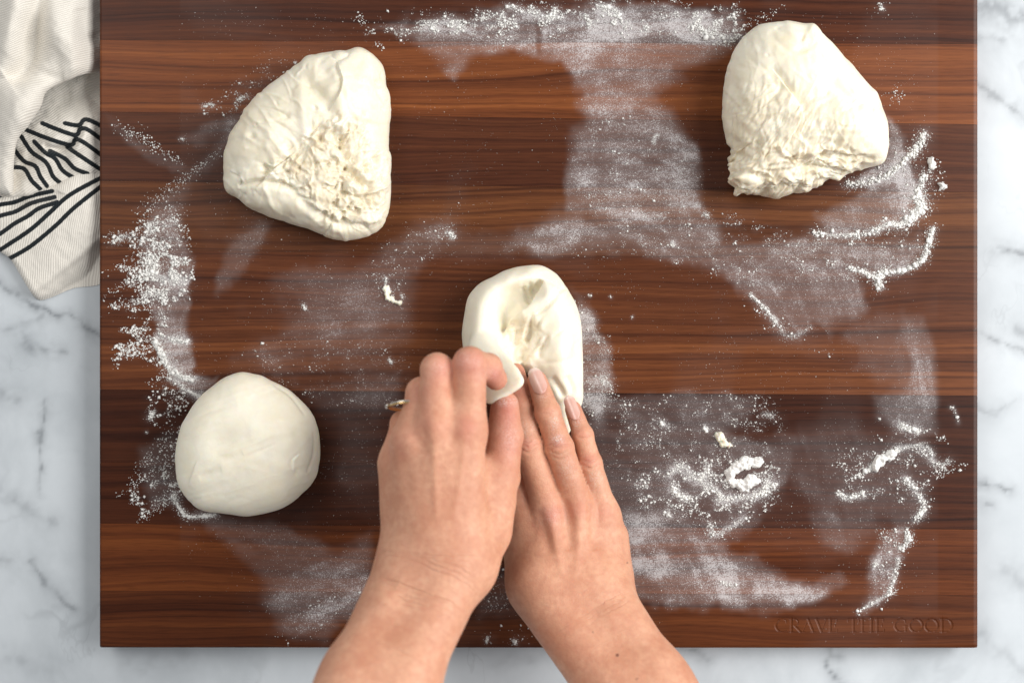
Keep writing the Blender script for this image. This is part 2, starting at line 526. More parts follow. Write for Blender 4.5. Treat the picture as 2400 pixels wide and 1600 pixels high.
# ------------------------------------------------------------------ where the flour lies (photo pixels)
# coarser grains: polygon, count, median radius mm, clustering
COARSE = [
    ([(840, 95), (870, 55), (1000, 30), (1180, 5), (1500, 2), (1740, 15), (1770, 90), (1720, 120), (1600, 95), (1400, 80), (1180, 85), (1010, 80), (900, 110)], 5200, 0.30, 0.56),
    ([(1000, 70), (1100, 20), (1260, 20), (1460, 25), (1480, 60), (1280, 75), (1020, 80)], 1500, 0.42, 0.55),
    ([(1590, 40), (1700, 20), (1760, 70), (1720, 115), (1640, 85), (1600, 60)], 700, 0.45, 0.52),
    ([(262, 560), (330, 520), (400, 490), (440, 540), (452, 620), (430, 680), (400, 720), (380, 780), (300, 830), (262, 860), (300, 800), (250, 720), (330, 680), (250, 650), (330, 600)], 4200, 0.40, 0.52),
    ([(330, 570), (440, 560), (450, 640), (420, 700), (330, 720)], 1600, 0.50, 0.50),
    ([(255, 830), (330, 770), (370, 750), (400, 820), (380, 850), (290, 850)], 600, 0.50, 0.50),
    ([(340, 905), (420, 900), (450, 940), (400, 1000), (345, 990)], 500, 0.45, 0.50),
    ([(310, 1220), (330, 1100), (420, 1010), (420, 1130), (440, 1190), (370, 1190)], 1300, 0.42, 0.52),
    ([(555, 160), (700, 140), (640, 195), (560, 250), (470, 255), (540, 215)], 260, 0.30, 0.45),
    ([(450, 245), (590, 225), (560, 262), (480, 262)], 160, 0.40, 0.5),
    ([(1420, 930), (1800, 925), (1850, 1000), (1800, 1100), (1840, 1180), (1700, 1260), (1480, 1190), (1440, 1060)], 3600, 0.30, 0.54),
    ([(1480, 1120), (1620, 1080), (1830, 1080), (1830, 1150), (1770, 1200), (1600, 1200), (1480, 1180)], 1900, 0.45, 0.53),
    ([(1960, 1060), (2080, 1010), (2210, 1010), (2230, 1070), (2170, 1180), (2060, 1170), (1960, 1170)], 1300, 0.40, 0.54),
    ([(2060, 1240), (2130, 1220), (2110, 1380), (2010, 1440), (2060, 1380)], 500, 0.38, 0.5),
    ([(1960, 440), (2120, 350), (2170, 310), (2220, 440), (2170, 540), (2180, 620), (2060, 680), (1960, 640), (1900, 560), (2100, 520), (2120, 420)], 1300, 0.34, 0.5),
    ([(1340, 520), (1660, 480), (1920, 560), (2000, 640), (1800, 680), (1500, 600), (1300, 590)], 2400, 0.26, 0.52),
    ([(1380, 230), (1560, 240), (1640, 400), (1660, 500), (1340, 500), (1340, 330)], 1700, 0.24, 0.5),
    ([(1345, 690), (1440, 800), (1440, 960), (1350, 980)], 900, 0.30, 0.48),
    ([(900, 560), (1080, 480), (1060, 540), (980, 640), (900, 720), (860, 640)], 700, 0.27, 0.5),
    ([(560, 820), (960, 780), (960, 960), (720, 940)], 700, 0.25, 0.5),
    ([(640, 1480), (800, 1380), (880, 1340), (880, 1380), (760, 1470), (680, 1510)], 500, 0.32, 0.5),
    ([(1130, 1480), (1250, 1470), (1250, 1512), (1130, 1512)], 60, 0.4, 0.3),
    ([(1150, 1340), (1200, 1340), (1230, 1440), (1130, 1430)], 200, 0.30, 0.4),
    ([(1740, 680), (1850, 740), (1870, 800), (1960, 830), (1800, 780)], 400, 0.34, 0.45),
]
# clumped ridges: polyline, width px, count, radius mm
RIDGES = [
    ([(1985, 432), (2030, 428), (2085, 408), (2112, 385), (2140, 360), (2155, 340), (2166, 314)], 9, 260, 1.15),
    ([(2168, 412), (2152, 450), (2162, 480), (2140, 510), (2110, 527), (2080, 524), (2040, 545), (1980, 552), (1905, 546)], 8, 330, 1.2),
    ([(2150, 450), (2155, 490), (2120, 520)], 10, 120, 1.5),
    ([(2186, 535), (2176, 572), (2160, 612), (2100, 636), (2060, 642), (2062, 674)], 7, 330, 1.1), ([(1990, 628), (2030, 640), (2055, 652)], 6, 110, 0.9),
    ([(1760, 690), (1790, 720), (1818, 752)], 4, 90, 0.8), ([(1815, 750), (1850, 790), (1900, 765)], 8, 50, 0.5),
    ([(365, 800), (378, 830), (392, 858), (420, 880), (452, 892)], 8, 220, 1.1), ([(400, 795), (440, 802)], 8, 90, 0.9), ([(395, 885), (440, 915), (470, 930)], 7, 90, 0.8),
    ([(405, 1160), (418, 1185), (436, 1208), (470, 1210), (505, 1206)], 6, 130, 1.0), ([(330, 570), (345, 545), (352, 525)], 6, 60, 0.8), ([(345, 640), (390, 660), (430, 660)], 12, 120, 0.8),
    ([(262, 568), (300, 552)], 6, 40, 0.8),
    ([(1010, 65), (1022, 72)], 7, 30, 0.9), ([(1190, 15), (1240, 30), (1290, 40), (1300, 20)], 8, 110, 0.8), ([(1410, 15), (1440, 25), (1450, 40)], 7, 60, 0.9), ([(1620, 70), (1640, 62), (1660, 85), (1710, 88)], 9, 100, 0.9),
    ([(1570, 1110), (1600, 1090), (1625, 1120)], 9, 70, 0.9), ([(1575, 1140), (1590, 1160), (1620, 1170)], 8, 70, 1.0), ([(1560, 1200), (1570, 1210)], 5, 30, 0.9), ([(1640, 1130), (1680, 1150), (1690, 1170)], 8, 80, 0.9),
    ([(1690, 1170), (1730, 1165), (1780, 1160), (1800, 1135), (1815, 1140)], 9, 150, 1.0), ([(1665, 1230), (1680, 1255), (1740, 1215)], 9, 70, 0.8), ([(1660, 1095), (1640, 1125)], 7, 50, 0.9),
    ([(2030, 1105), (2055, 1080), (2090, 1062), (2105, 1055)], 6, 120, 1.0), ([(2105, 1050), (2150, 1045), (2180, 1055), (2185, 1085)], 8, 80, 0.7), ([(2110, 995), (2130, 1005), (2155, 1008)], 7, 70, 1.0),
    ([(1965, 1155), (1985, 1165), (2010, 1160)], 6, 50, 1.0), ([(2020, 1150), (2025, 1165)], 4, 20, 0.9), ([(2120, 1120), (2145, 1145), (2165, 1190), (2145, 1215)], 8, 140, 1.0), ([(2160, 1060), (2200, 1090), (2225, 1080)], 7, 50, 0.6),
    ([(2110, 1285), (2130, 1265), (2125, 1245)], 7, 80, 1.1), ([(2105, 1310), (2098, 1350), (2085, 1385)], 5, 70, 0.8), ([(2085, 1390), (2050, 1410), (2010, 1432)], 4, 60, 0.8), ([(2050, 1325), (2055, 1318)], 5, 20, 0.9),
    ([(1690, 1365), (1720, 1370)], 8, 40, 0.7), ([(1550, 990), (1556, 996)], 4, 10, 1.0), ([(1650, 1000), (1655, 1008)], 4, 10, 1.2), ([(1790, 970), (1810, 975)], 6, 20, 0.6),
    ([(905, 650), (903, 670)], 3, 12, 0.7), ([(1055, 545), (1062, 556)], 6, 26, 0.9), ([(710, 715), (716, 725)], 4, 14, 0.8), ([(912, 845), (918, 850)], 4, 12, 1.0), ([(940, 690), (945, 700)], 3, 10, 0.7),
    ([(475, 250), (490, 245), (500, 248)], 4, 24, 0.8), ([(555, 235), (580, 225)], 4, 24, 0.7), ([(425, 325), (430, 328)], 3, 12, 0.7), ([(690, 147), (694, 149)], 2, 6, 0.9),
    ([(1143, 1492), (1140, 1505)], 3, 14, 0.9), ([(1204, 1500), (1208, 1508)], 4, 16, 1.1), ([(1650, 500), (1660, 508)], 5, 24, 0.7), ([(1575, 570), (1580, 575)], 4, 14, 0.8), ([(1480, 745), (1482, 742)], 2, 5, 0.7),
    ([(1380, 690), (1385, 694)], 2, 6, 0.7), ([(1430, 693), (1432, 697)], 2, 5, 0.6), ([(1410, 890), (1430, 905)], 9, 50, 0.6), ([(1532, 335), (1535, 320), (1545, 318)], 4, 30, 0.6), ([(2060, 980), (2063, 982)], 2, 5, 1.0),
    ([(2228, 955), (2236, 960), (2246, 990)], 3, 10, 0.9), ([(2065, 18), (2068, 24)], 4, 14, 0.8), ([(920, 690), (914, 700)], 2, 6, 0.5), ([(350, 980), (360, 965)], 5, 30, 0.9), ([(342, 1012), (344, 1014)], 2, 4, 1.0),
]

# ------------------------------------------------------------------ flour density map (photo pixels on the board top)
GX = np.arange(216, 2312, 4.0)
GY = np.arange(-48, 1540, 4.0)
gx, gy = np.meshgrid(GX, GY)
wx = gx + (fbm(gx / 60, gy / 60, octaves=5, seed=3, gain=0.6) - 0.5) * 38
wy = gy + (fbm(gx / 60, gy / 60, octaves=5, seed=8, gain=0.6) - 0.5) * 38
# polygon, density, edge softness in pixels
FILMS = [
    ([(870, 60), (1000, 50), (1180, 15), (1480, 10), (1740, 30), (1760, 95), (1700, 135), (1620, 150), (1590, 165), (1605, 190),
      (1560, 200), (1550, 215), (1590, 262), (1625, 330), (1645, 400), (1655, 490), (1500, 520), (1335, 500), (1332, 400), (1338, 300),
      (1365, 280), (1350, 250), (1368, 225), (1342, 205), (1315, 150), (1235, 128), (1130, 130), (1066, 180), (1010, 132), (960, 95)], 0.50, 9),
    ([(960, 50), (1180, 30), (1480, 25), (1700, 45), (1690, 100), (1500, 115), (1200, 112), (1010, 105)], 0.35, 30),
    ([(1190, 580), (1230, 545), (1350, 505), (1650, 480), (1700, 560), (1880, 560), (2090, 560), (2160, 590), (2090, 640), (2000, 640),
      (2030, 720), (2000, 745), (1960, 760), (1935, 800), (1900, 830), (1830, 790), (1800, 745), (1740, 685), (1680, 635), (1550, 602), (1400, 588), (1300, 600)], 0.46, 16),
    ([(2066, 262), (2108, 306), (2128, 345), (2150, 420), (2140, 500), (2060, 540), (1930, 545), (1900, 500), (1990, 470), (2030, 440), (2000, 420), (2075, 372), (2085, 320)], 0.58, 7),
    ([(1960, 560), (2150, 545), (2165, 590), (2090, 630), (1960, 620)], 0.25, 10),
    ([(2120, 750), (2160, 755), (2185, 830), (2195, 900), (2190, 1010), (2120, 1010), (2060, 985), (2050, 930), (2120, 930), (2140, 860), (2115, 800)], 0.40, 14),
    ([(1960, 760), (2110, 740), (2190, 850), (2190, 940), (2100, 920), (2000, 850)], 0.18, 22),
    ([(1395, 935), (1600, 920), (1780, 925), (1760, 985), (1720, 1010), (1780, 1040), (1860, 1060), (1840, 1130), (1800, 1180), (1770, 1230), (1700, 1290),
      (1740, 1305), (1780, 1300), (1835, 1352), (1900, 1362), (1965, 1335), (1990, 1365), (1900, 1412), (1830, 1436), (1750, 1440), (1650, 1430),
      (1550, 1410), (1490, 1390), (1380, 1300), (1390, 1100), (1370, 1000)], 0.30, 12),
    ([(1480, 1290), (1600, 1290), (1760, 1330), (1930, 1385), (1830, 1425), (1650, 1420), (1530, 1395), (1440, 1300), (1460, 1190), (1600, 1200), (1700, 1290)], 0.52, 20),
    ([(1780, 1040), (1930, 980), (2060, 1000), (2160, 1020), (2190, 1090), (2150, 1200), (2120, 1240), (1980, 1230), (1900, 1180), (1850, 1120)], 0.20, 26),
    ([(2060, 1250), (2125, 1235), (2115, 1330), (2100, 1385), (2060, 1420), (2015, 1440), (2030, 1380), (2040, 1320)], 0.48, 10),
    ([(1900, 1210), (2060, 1190), (2070, 1250), (1990, 1290), (1930, 1270)], 0.25, 18),
    ([(1346, 720), (1385, 700), (1400, 790), (1440, 810), (1425, 900), (1445, 940), (1400, 985), (1345, 960)], 0.55, 10),
    ([(1335, 670), (1375, 690), (1400, 760), (1370, 790)], 0.35, 12),
    ([(355, 500), (428, 485), (436, 560), (452, 620), (442, 690), (436, 745), (452, 830), (455, 880), (520, 885), (470, 960), (420, 905), (395, 865),
      (362, 800), (372, 760), (325, 690), (345, 640), (330, 580)], 0.52, 7),
    ([(318, 500), (400, 440), (470, 370), (540, 290), (580, 300), (520, 370), (450, 440), (432, 500), (360, 520)], 0.40, 14),
    ([(420, 330), (470, 300), (570, 262), (560, 290), (470, 340)], 0.25, 10),
    ([(235, 250), (275, 290), (340, 340), (440, 390), (420, 400), (330, 355), (262, 310)], 0.22, 8),
    ([(650, 660), (720, 640), (840, 640), (920, 580), (980, 520), (1060, 490), (1085, 520), (1010, 590), (965, 640), (962, 720), (945, 800), (910, 850),
      (830, 885), (700, 880), (600, 850), (560, 830), (650, 800), (690, 740)], 0.25, 26),
    ([(720, 700), (850, 680), (900, 760), (850, 820), (740, 800)], 0.20, 30),
    ([(530, 590), (600, 510), (630, 520), (600, 590), (545, 680), (510, 690)], 0.24, 14),
    ([(460, 1200), (540, 1208), (640, 1215), (700, 1260), (790, 1280), (880, 1240), (880, 1420), (800, 1460), (765, 1512), (700, 1506), (655, 1480),
      (606, 1415), (604, 1352), (556, 1300), (500, 1245)], 0.30, 12),
    ([(650, 1370), (760, 1320), (880, 1270), (880, 1400), (790, 1460), (700, 1500), (660, 1470), (620, 1415)], 0.26, 14),
    ([(330, 1060), (420, 1010), (430, 1160), (360, 1190)], 0.30, 16),
    ([(740, 940), (880, 920), (880, 1180), (800, 1200), (770, 1060)], 0.14, 30),
    ([(700, 900), (930, 880), (930, 960), (760, 960)], 0.20, 20),
    ([(1160, 1330), (1240, 1340), (1260, 1440), (1130, 1440)], 0.40, 20),
    ([(1010, 540), (1190, 560), (1330, 480), (1340, 520), (1200, 600), (1010, 600)], 0.16, 24),
    ([(560, 480), (640, 520), (600, 600), (540, 560)], 0.10, 20),
]
flour = np.zeros_like(gx)
feather = sstep(0.42, 0.62, fbm(gx / 120, gy / 120, octaves=2, seed=51))
for pts, dens, soft in FILMS:
    flour = np.maximum(flour, 0) + dens * sstep(soft * 1.1, -soft * (0.8 + 2.0 * feather), poly_sd(wx, wy, pts)) * (1 - 0.35 * np.clip(flour, 0, 1))
# wiped clean: finger prints and swipes
CLEAR = [([(1880, 765), (1905, 752), (1935, 770), (1945, 815), (1930, 845), (1895, 845), (1878, 810)], 6, 0.85),
         ([(1962, 805), (1985, 795), (2012, 812), (2015, 850), (1985, 870), (1960, 850)], 6, 0.8),
         ([(1690, 540), (1760, 535), (1830, 540), (1780, 570), (1690, 575)], 10, 0.8),
         ([(2100, 520), (2150, 530), (2140, 565), (2110, 560)], 8, 0.8),
         ([(1420, 965), (1470, 960), (1470, 1010), (1420, 1010)], 12, 0.6),
         ([(1255, 50), (1270, 55), (1270, 130), (1260, 130)], 4, 0.5),
         ([(500, 1240), (600, 1290), (640, 1300), (560, 1245)], 8, 0.4)]
for pts, soft, a in CLEAR:
    flour *= 1 - a * sstep(soft, -soft, poly_sd(gx + (wx - gx) * 0.3, gy + (wy - gy) * 0.3, pts))
# smears swing round the middle of the board as the arm moves
ang = 0.30 * np.sin(gx / 700.0) - 0.55 * np.clip((gy - 700) / 800, -1, 1) * np.sign(gx - 1200) * 0.5 - 0.15
su, sv = gx * np.cos(ang) - gy * np.sin(ang), gx * np.sin(ang) + gy * np.cos(ang)
st = fbm(su / 170, sv / 11, octaves=4, seed=21, gain=0.6)
flour *= 0.86 + 0.30 * sstep(0.30, 0.70, st)
flour *= 0.74 + 0.52 * sstep(0.25, 0.75, fbm(gx / 85, gy / 60, octaves=4, seed=40, gain=0.6))
flour *= 1.10
for poly, n, r, cl in COARSE:
    flour += 0.09 * sstep(14, -22, poly_sd(wx, wy, poly)) * sstep(0.38, 0.62, fbm(gx / 24, gy / 18, octaves=4, seed=95, gain=0.65))
for line, w, n, r in RIDGES:
    q_, _ = seg_dist(gx + (wx - gx) * 0.25, gy + (wy - gy) * 0.25, catmull(line, 6) if len(line) > 2 else line)
    flour += (0.55 * np.exp(-(q_ / (w * 0.9)) ** 2) + 0.16 * np.exp(-(q_ / (w * 2.4)) ** 2)) * min(1.0, r)
flour += 0.05 * sstep(0.45, 0.7, fbm(gx / 150, gy / 150, octaves=3, seed=60)) * (gx > 420) * (gx < 2200)
flour = np.clip(flour, 0, 1.0)


def flour_at(px, py):
    fx = np.clip((px - GX[0]) / 4.0, 0, len(GX) - 1.001)
    fy = np.clip((py - GY[0]) / 4.0, 0, len(GY) - 1.001)
    ix, iy = fx.astype(int), fy.astype(int)
    u, v = fx - ix, fy - iy
    return (flour[iy, ix] * (1 - u) * (1 - v) + flour[iy, ix + 1] * u * (1 - v)
            + flour[iy + 1, ix] * (1 - u) * v + flour[iy + 1, ix + 1] * u * v)


# ------------------------------------------------------------------ engraved lettering: strokes of serif capitals
def arc(cx, cy, rx, ry, a0, a1, n=14):
    a = np.radians(np.linspace(a0, a1, n))
    return [(cx + rx * math.cos(q), cy + ry * math.sin(q)) for q in a]


TK, TN = 0.15, 0.055      # thick and thin stroke widths, letter height 1
GLYPH = {   # advance, [(points, width)]
    'C': (0.86, [(arc(0.46, 0.5, 0.40, 0.47, 55, 125, 8), TN), (arc(0.46, 0.5, 0.40, 0.47, 125, 235), TK), (arc(0.46, 0.5, 0.40, 0.47, 235, 310, 8), TN), ([(0.70, 0.90), (0.72, 0.70)], TN)]),
    'R': (0.80, [([(0.18, 0.03), (0.18, 0.97)], TK), ([(0.05, 0.03), (0.32, 0.03)], TN), ([(0.05, 0.97), (0.40, 0.97)], TN), (arc(0.36, 0.73, 0.24, 0.24, 90, -90), 0.10), ([(0.2, 0.49), (0.40, 0.49)], TN), ([(0.38, 0.48), (0.74, 0.03)], TK)]),
    'A': (0.84, [([(0.10, 0.03), (0.42, 0.97)], TN), ([(0.42, 0.97), (0.74, 0.03)], TK), ([(0.22, 0.36), (0.60, 0.36)], TN), ([(0.0, 0.03), (0.22, 0.03)], TN), ([(0.60, 0.03), (0.86, 0.03)], TN)]),
    'V': (0.82, [([(0.10, 0.97), (0.42, 0.03)], TK), ([(0.42, 0.03), (0.72, 0.97)], TN), ([(0.0, 0.97), (0.24, 0.97)], TN), ([(0.62, 0.97), (0.82, 0.97)], TN)]),
    'E': (0.66, [([(0.16, 0.03), (0.16, 0.97)], TK), ([(0.04, 0.03), (0.58, 0.03)], TN), ([(0.04, 0.97), (0.55, 0.97)], TN), ([(0.18, 0.51), (0.46, 0.51)], TN), ([(0.55, 0.97), (0.55, 0.80)], TN), ([(0.58, 0.03), (0.60, 0.22)], TN), ([(0.46, 0.60), (0.46, 0.42)], TN)]),
    'T': (0.78, [([(0.39, 0.03), (0.39, 0.97)], TK), ([(0.04, 0.97), (0.74, 0.97)], TN), ([(0.25, 0.03), (0.53, 0.03)], TN), ([(0.04, 0.97), (0.04, 0.78)], TN), ([(0.74, 0.97), (0.74, 0.78)], TN)]),
    'H': (0.94, [([(0.18, 0.03), (0.18, 0.97)], TK), ([(0.74, 0.03), (0.74, 0.97)], TK), ([(0.18, 0.51), (0.74, 0.51)], TN)] + [([(x - 0.13, y), (x + 0.13, y)], TN) for x in (0.18, 0.74) for y in (0.03, 0.97)]),
    'G': (0.92, [(arc(0.46, 0.5, 0.40, 0.47, 55, 125, 8), TN), (arc(0.46, 0.5, 0.40, 0.47, 125, 235), TK), (arc(0.46, 0.5, 0.40, 0.47, 235, 305, 8), TN), ([(0.70, 0.90), (0.72, 0.70)], TN), ([(0.74, 0.10), (0.74, 0.44)], TK), ([(0.60, 0.44), (0.86, 0.44)], TN)]),
    'O': (0.96, [(arc(0.47, 0.5, 0.40, 0.47, 60, 120, 8), TN), (arc(0.47, 0.5, 0.40, 0.47, 120, 240), TK), (arc(0.47, 0.5, 0.40, 0.47, 240, 300, 8), TN), (arc(0.47, 0.5, 0.40, 0.47, -60, 60), TK)]),
    'D': (0.90, [([(0.18, 0.03), (0.18, 0.97)], TK), ([(0.05, 0.03), (0.42, 0.03)], TN), ([(0.05, 0.97), (0.42, 0.97)], TN), (arc(0.40, 0.5, 0.40, 0.47, 90, 45, 6), TN), (arc(0.40, 0.5, 0.40, 0.47, 45, -45), TK), (arc(0.40, 0.5, 0.40, 0.47, -45, -90, 6), TN)]),
    ' ': (0.55, []),
}
LX0, LX1, LY0, LY1 = 1816.0, 2233.0, 1449.0, 1480.5     # extents in photo pixels
TEXT = "CRAVE THE GOOD"


def engraving(px, py):
    """depth 0..1 of the engraved letters"""
    dep = np.zeros(px.shape)
    m = (px > LX0 - 10) & (px < LX1 + 10) & (py > LY0 - 10) & (py < LY1 + 10)
    if not m.any():
        return dep
    H = LY1 - LY0
    total = sum(GLYPH[c][0] for c in TEXT) - 0.05
    sx = (LX1 - LX0) / total
    x, y = px[m], (LY1 - py[m]) / H
    best = np.full(x.shape, -1e9)
    pen = 0.0
    for c in TEXT:
        adv, strokes = GLYPH[c]
        u = (x - LX0) / sx - pen
        near = (u > -0.2) & (u < adv + 0.2)
        if near.any():
            for pts, w in strokes:
                d, _ = seg_dist(u[near], y[near], pts)
                best[near] = np.maximum(best[near], (w / 2 - d) * H)
        pen += adv
    dep[m] = sstep(-0.5, 1.1, best)
    return dep


# ------------------------------------------------------------------ cutting board made of planks
BX0, BX1 = P(233, 0)[0], P(2292, 0)[0]
board = bpy.data.objects.new('cutting_board', None)
COL.objects.link(board)
board.location = (0, P(0, 750)[1] * MM, -T * MM)
tag(board, 'large dark walnut cutting board dusted with flour on the marble', 'cutting board')
# seam heights at the left and right board edge (photo pixels)
SEAMS = [(-26, -26), (94, 104), (262, 292), (424, 451), (585, 612), (742, 770), (912, 927), (1082, 1088), (1226, 1240), (1384, 1394), (1517, 1518)]
TINT = [(0.70, 0.62, 0.60), (1.65, 1.60, 1.30), (0.80, 0.78, 0.84), (1.16, 1.27, 1.22), (0.98, 0.96, 0.94), (1.22, 1.22, 1.12), (0.48, 0.42, 0.44), (0.58, 0.50, 0.48),
        (1.22, 1.08, 0.80), (0.98, 0.88, 0.72)]


def plank(i):
    (a0, a1), (b0, b1) = SEAMS[i], SEAMS[i + 1]
    last = i == len(SEAMS) - 2
    xs = np.arange(233.0, 2292.1, 4.0)
    nrow = max(6, int((b0 - a0) / 4))
    vv = np.linspace(0, 1, nrow)
    if last:
        xs = np.unique(np.concatenate([xs, np.arange(LX0 - 6, LX1 + 6, 0.9)]))
        ymid = lambda f: f
        lo, hi = (LY0 - 5 - b0 + (b0 - a0)) / (b0 - a0), (LY1 + 5 - b0 + (b0 - a0)) / (b0 - a0)
        vv = np.unique(np.concatenate([vv, np.arange(lo, hi, 0.9 / (b0 - a0))]))
    xs[-1] = 2292.0
    X, Vv = np.meshgrid(xs, vv)
    f = (X - 233.0) / (2292.0 - 233.0)
    ya = a0 + (a1 - a0) * f
    yb = b0 + (b1 - b0) * f
    gap = 0.22
    Y = (ya + gap) + (yb - ya - 2 * gap) * Vv
    Z = -0.40 * engraving(X, Y) * (1.0 if last else 0) + 0.05 * (fbm(X / 200, Y / 30, octaves=2, seed=5 + i) - 0.5)
    # small eased edge round the outside of the board and a hair-line at each seam
    px_mm = PXMM
    Z = Z - 1.1 * (1 - sstep(0, 5, X - 233)) ** 2 - 1.1 * (1 - sstep(0, 5, 2292 - X)) ** 2
    if last:
        Z = Z - 1.1 * (1 - sstep(0, 5, b0 - Y)) ** 2
    if i == 0:
        Z = Z - 1.1 * (1 - sstep(0, 5, Y - a0)) ** 2
    top = np.stack([(X - 1200) * PXMM, (800 - Y) * PXMM, Z], -1).reshape(-1, 3)
    r, c = X.shape
    idx = np.arange(r * c).reshape(r, c)
    F = np.stack([idx[1:, :-1], idx[1:, 1:], idx[:-1, 1:], idx[:-1, :-1]], -1).reshape(-1, 4)
    loop = np.concatenate([idx[0, :], idx[1:, -1], idx[-1, -2::-1], idx[-2:0:-1, 0]])
    bot = top[loop].copy()
    bot[:, 2] = -T
    n1 = len(top)
    k = len(loop)
    n0 = n1 + k
    j = np.arange(k)
    S = np.stack([n1 + j, n1 + (j + 1) % k, n0 + (j + 1) % k, n0 + j], -1)
    fl = np.concatenate([flour_at(X.ravel(), Y.ravel()), np.zeros(2 * k)])
    Vt = np.vstack([top, top[loop], bot])
    Fa = np.vstack([F, S])
    nV = len(Vt)
    corners = np.array([n0 + 0, n0 + c - 1, n0 + c - 1 + r - 1, n0 + 2 * c - 2 + r - 1])
    Fa = np.vstack([Fa, corners[None, :]])
    me = make_mesh('plank', Vt, Fa, {'flour': fl}, smooth=True)
    sm = np.ones(len(me.polygons), bool)
    sm[len(F):] = False
    me.polygons.foreach_set('use_smooth', sm)
    o = obj('plank', me, M_WOOD)
    o.color = (*TINT[i], 1)
    o.parent = board
    o.matrix_parent_inverse = board.matrix_basis.inverted()
    return o


for i in range(len(SEAMS) - 1):
    plank(i)


# ------------------------------------------------------------------ dough pieces
def polar_mesh(outline, centre, H, zb, nt=480, nr=96, n=2.4, m=2.0, under=0.86, zoff=0.0, smooth_out=6):
    """a closed mound with the outline (photo pixels) as its widest line; returns V, F, t (0 centre .. 1 rim)"""
    out = catmull(outline, smooth_out, True)
    O = PV(out[:, 0], out[:, 1], np.full(len(out), zb + zoff))
    C = P(centre[0], centre[1], zb + zoff)
    rel = O[:, :2] - C[:2]
    th = np.arctan2(rel[:, 1], rel[:, 0])
    rr = np.hypot(rel[:, 0], rel[:, 1])
    order = np.argsort(th)
    th, rr = th[order], rr[order]
    tt = np.linspace(-np.pi, np.pi, nt, endpoint=False)
    R = np.interp(tt, np.r_[th - 2 * np.pi, th, th + 2 * np.pi], np.r_[rr, rr, rr])
    u = np.linspace(0, 1, nr)[1:]
    ph = u * np.pi / 2
    tr = np.sin(ph) ** (2 / n)
    zr = zb + (H - zb) * np.cos(ph) ** (2 / m)
    nu = 14
    ps = np.linspace(0, np.pi / 2, nu + 1)[1:]
    tr = np.r_[tr, 1 - (1 - under) * (1 - np.cos(ps)) ** 1.0]
    zr = np.r_[zr, zb * (1 - np.sin(ps))]
    X = C[0] + np.outer(tr, R * np.cos(tt))
    Y = C[1] + np.outer(tr, R * np.sin(tt))
    Z = np.repeat(zr[:, None], nt, 1) + zoff
    V = np.vstack([[[C[0], C[1], H + zoff]], np.stack([X, Y, Z], -1).reshape(-1, 3), [[C[0], C[1], zoff]]])
    rows = len(tr)
    idx = 1 + np.arange(rows * nt).reshape(rows, nt)
    nx = np.roll(idx, -1, 1)
    F = np.stack([idx[:-1], idx[1:], nx[1:], nx[:-1]], -1).reshape(-1, 4)
    cap = np.stack([np.zeros(nt, int), idx[0], nx[0], nx[0]], -1)
    cap2 = np.stack([np.full(nt, len(V) - 1), nx[-1], idx[-1], idx[-1]], -1)
    tri = np.vstack([F[:, [0, 1, 2]], F[:, [0, 2, 3]], cap[:, :3], cap2[:, :3]])
    t = np.r_[0, np.repeat(np.r_[np.sin(ph) ** (2 / n), np.full(nu, 1.0)], nt), 1.0]
    top = np.r_[1.0, np.repeat(np.r_[np.ones(nr - 1), np.cos(ps)], nt), 0.0]
    return V, tri, t, top


def groove(x, y, pts, w, d, fade=True):
    q, a = seg_dist(x, y, catmull(pts, 6) if len(pts) > 2 else pts)
    e = np.sin(np.clip(a, 0, 1) * np.pi) ** 0.5 if fade else 1.0
    return -d * np.exp(-(q / w) ** 2) * e


def fold(x, y, pts, w, h):
    """one-sided step: raised on the left-hand side of the line, falling off slowly; a sheet lying over the other"""
    P_ = catmull(pts, 6) if len(pts) > 2 else np.asarray(pts, float)
    q, a = seg_dist(x, y, P_)
    k = np.clip((a * (len(P_) - 1)).astype(int), 0, len(P_) - 2)
    d = P_[k + 1] - P_[k]
    side = d[:, 0] * (y - P_[k, 1]) - d[:, 1] * (x - P_[k, 0])
    e = np.sin(np.clip(a, 0, 1) * np.pi) ** 0.6
    return np.where(side < 0, h * np.exp(-q / w), -h * 0.45 * np.exp(-(q / (w * 0.35)) ** 2)) * e


def bumpf(x, y, cx, cy, rx, ry, ang, h):
    c, s = math.cos(ang), math.sin(ang)
    u = ((x - cx) * c + (y - cy) * s) / rx
    v = (-(x - cx) * s + (y - cy) * c) / ry
    return h * np.exp(-(u * u + v * v))


def ridged(x, y, ang, lu, lv, seed, oct=3, warp=0.22):
    """stringy strands running along ang; roughly -1..1"""
    c, s = math.cos(ang), math.sin(ang)
    u, v = x * c + y * s, -x * s + y * c
    w = fbm(x / (lv * 3), y / (lv * 3), octaves=2, seed=seed + 5) - 0.5
    n = fbm(u / lu + w * warp, v / lv + w * warp * 4, octaves=oct, seed=seed)
    return 1 - 2 * np.abs(2 * n - 1) * 1.6


def lumps(x, y, s, seed, oct=4):
    return (fbm(x / s, y / s, octaves=oct, seed=seed) - 0.5) * 2


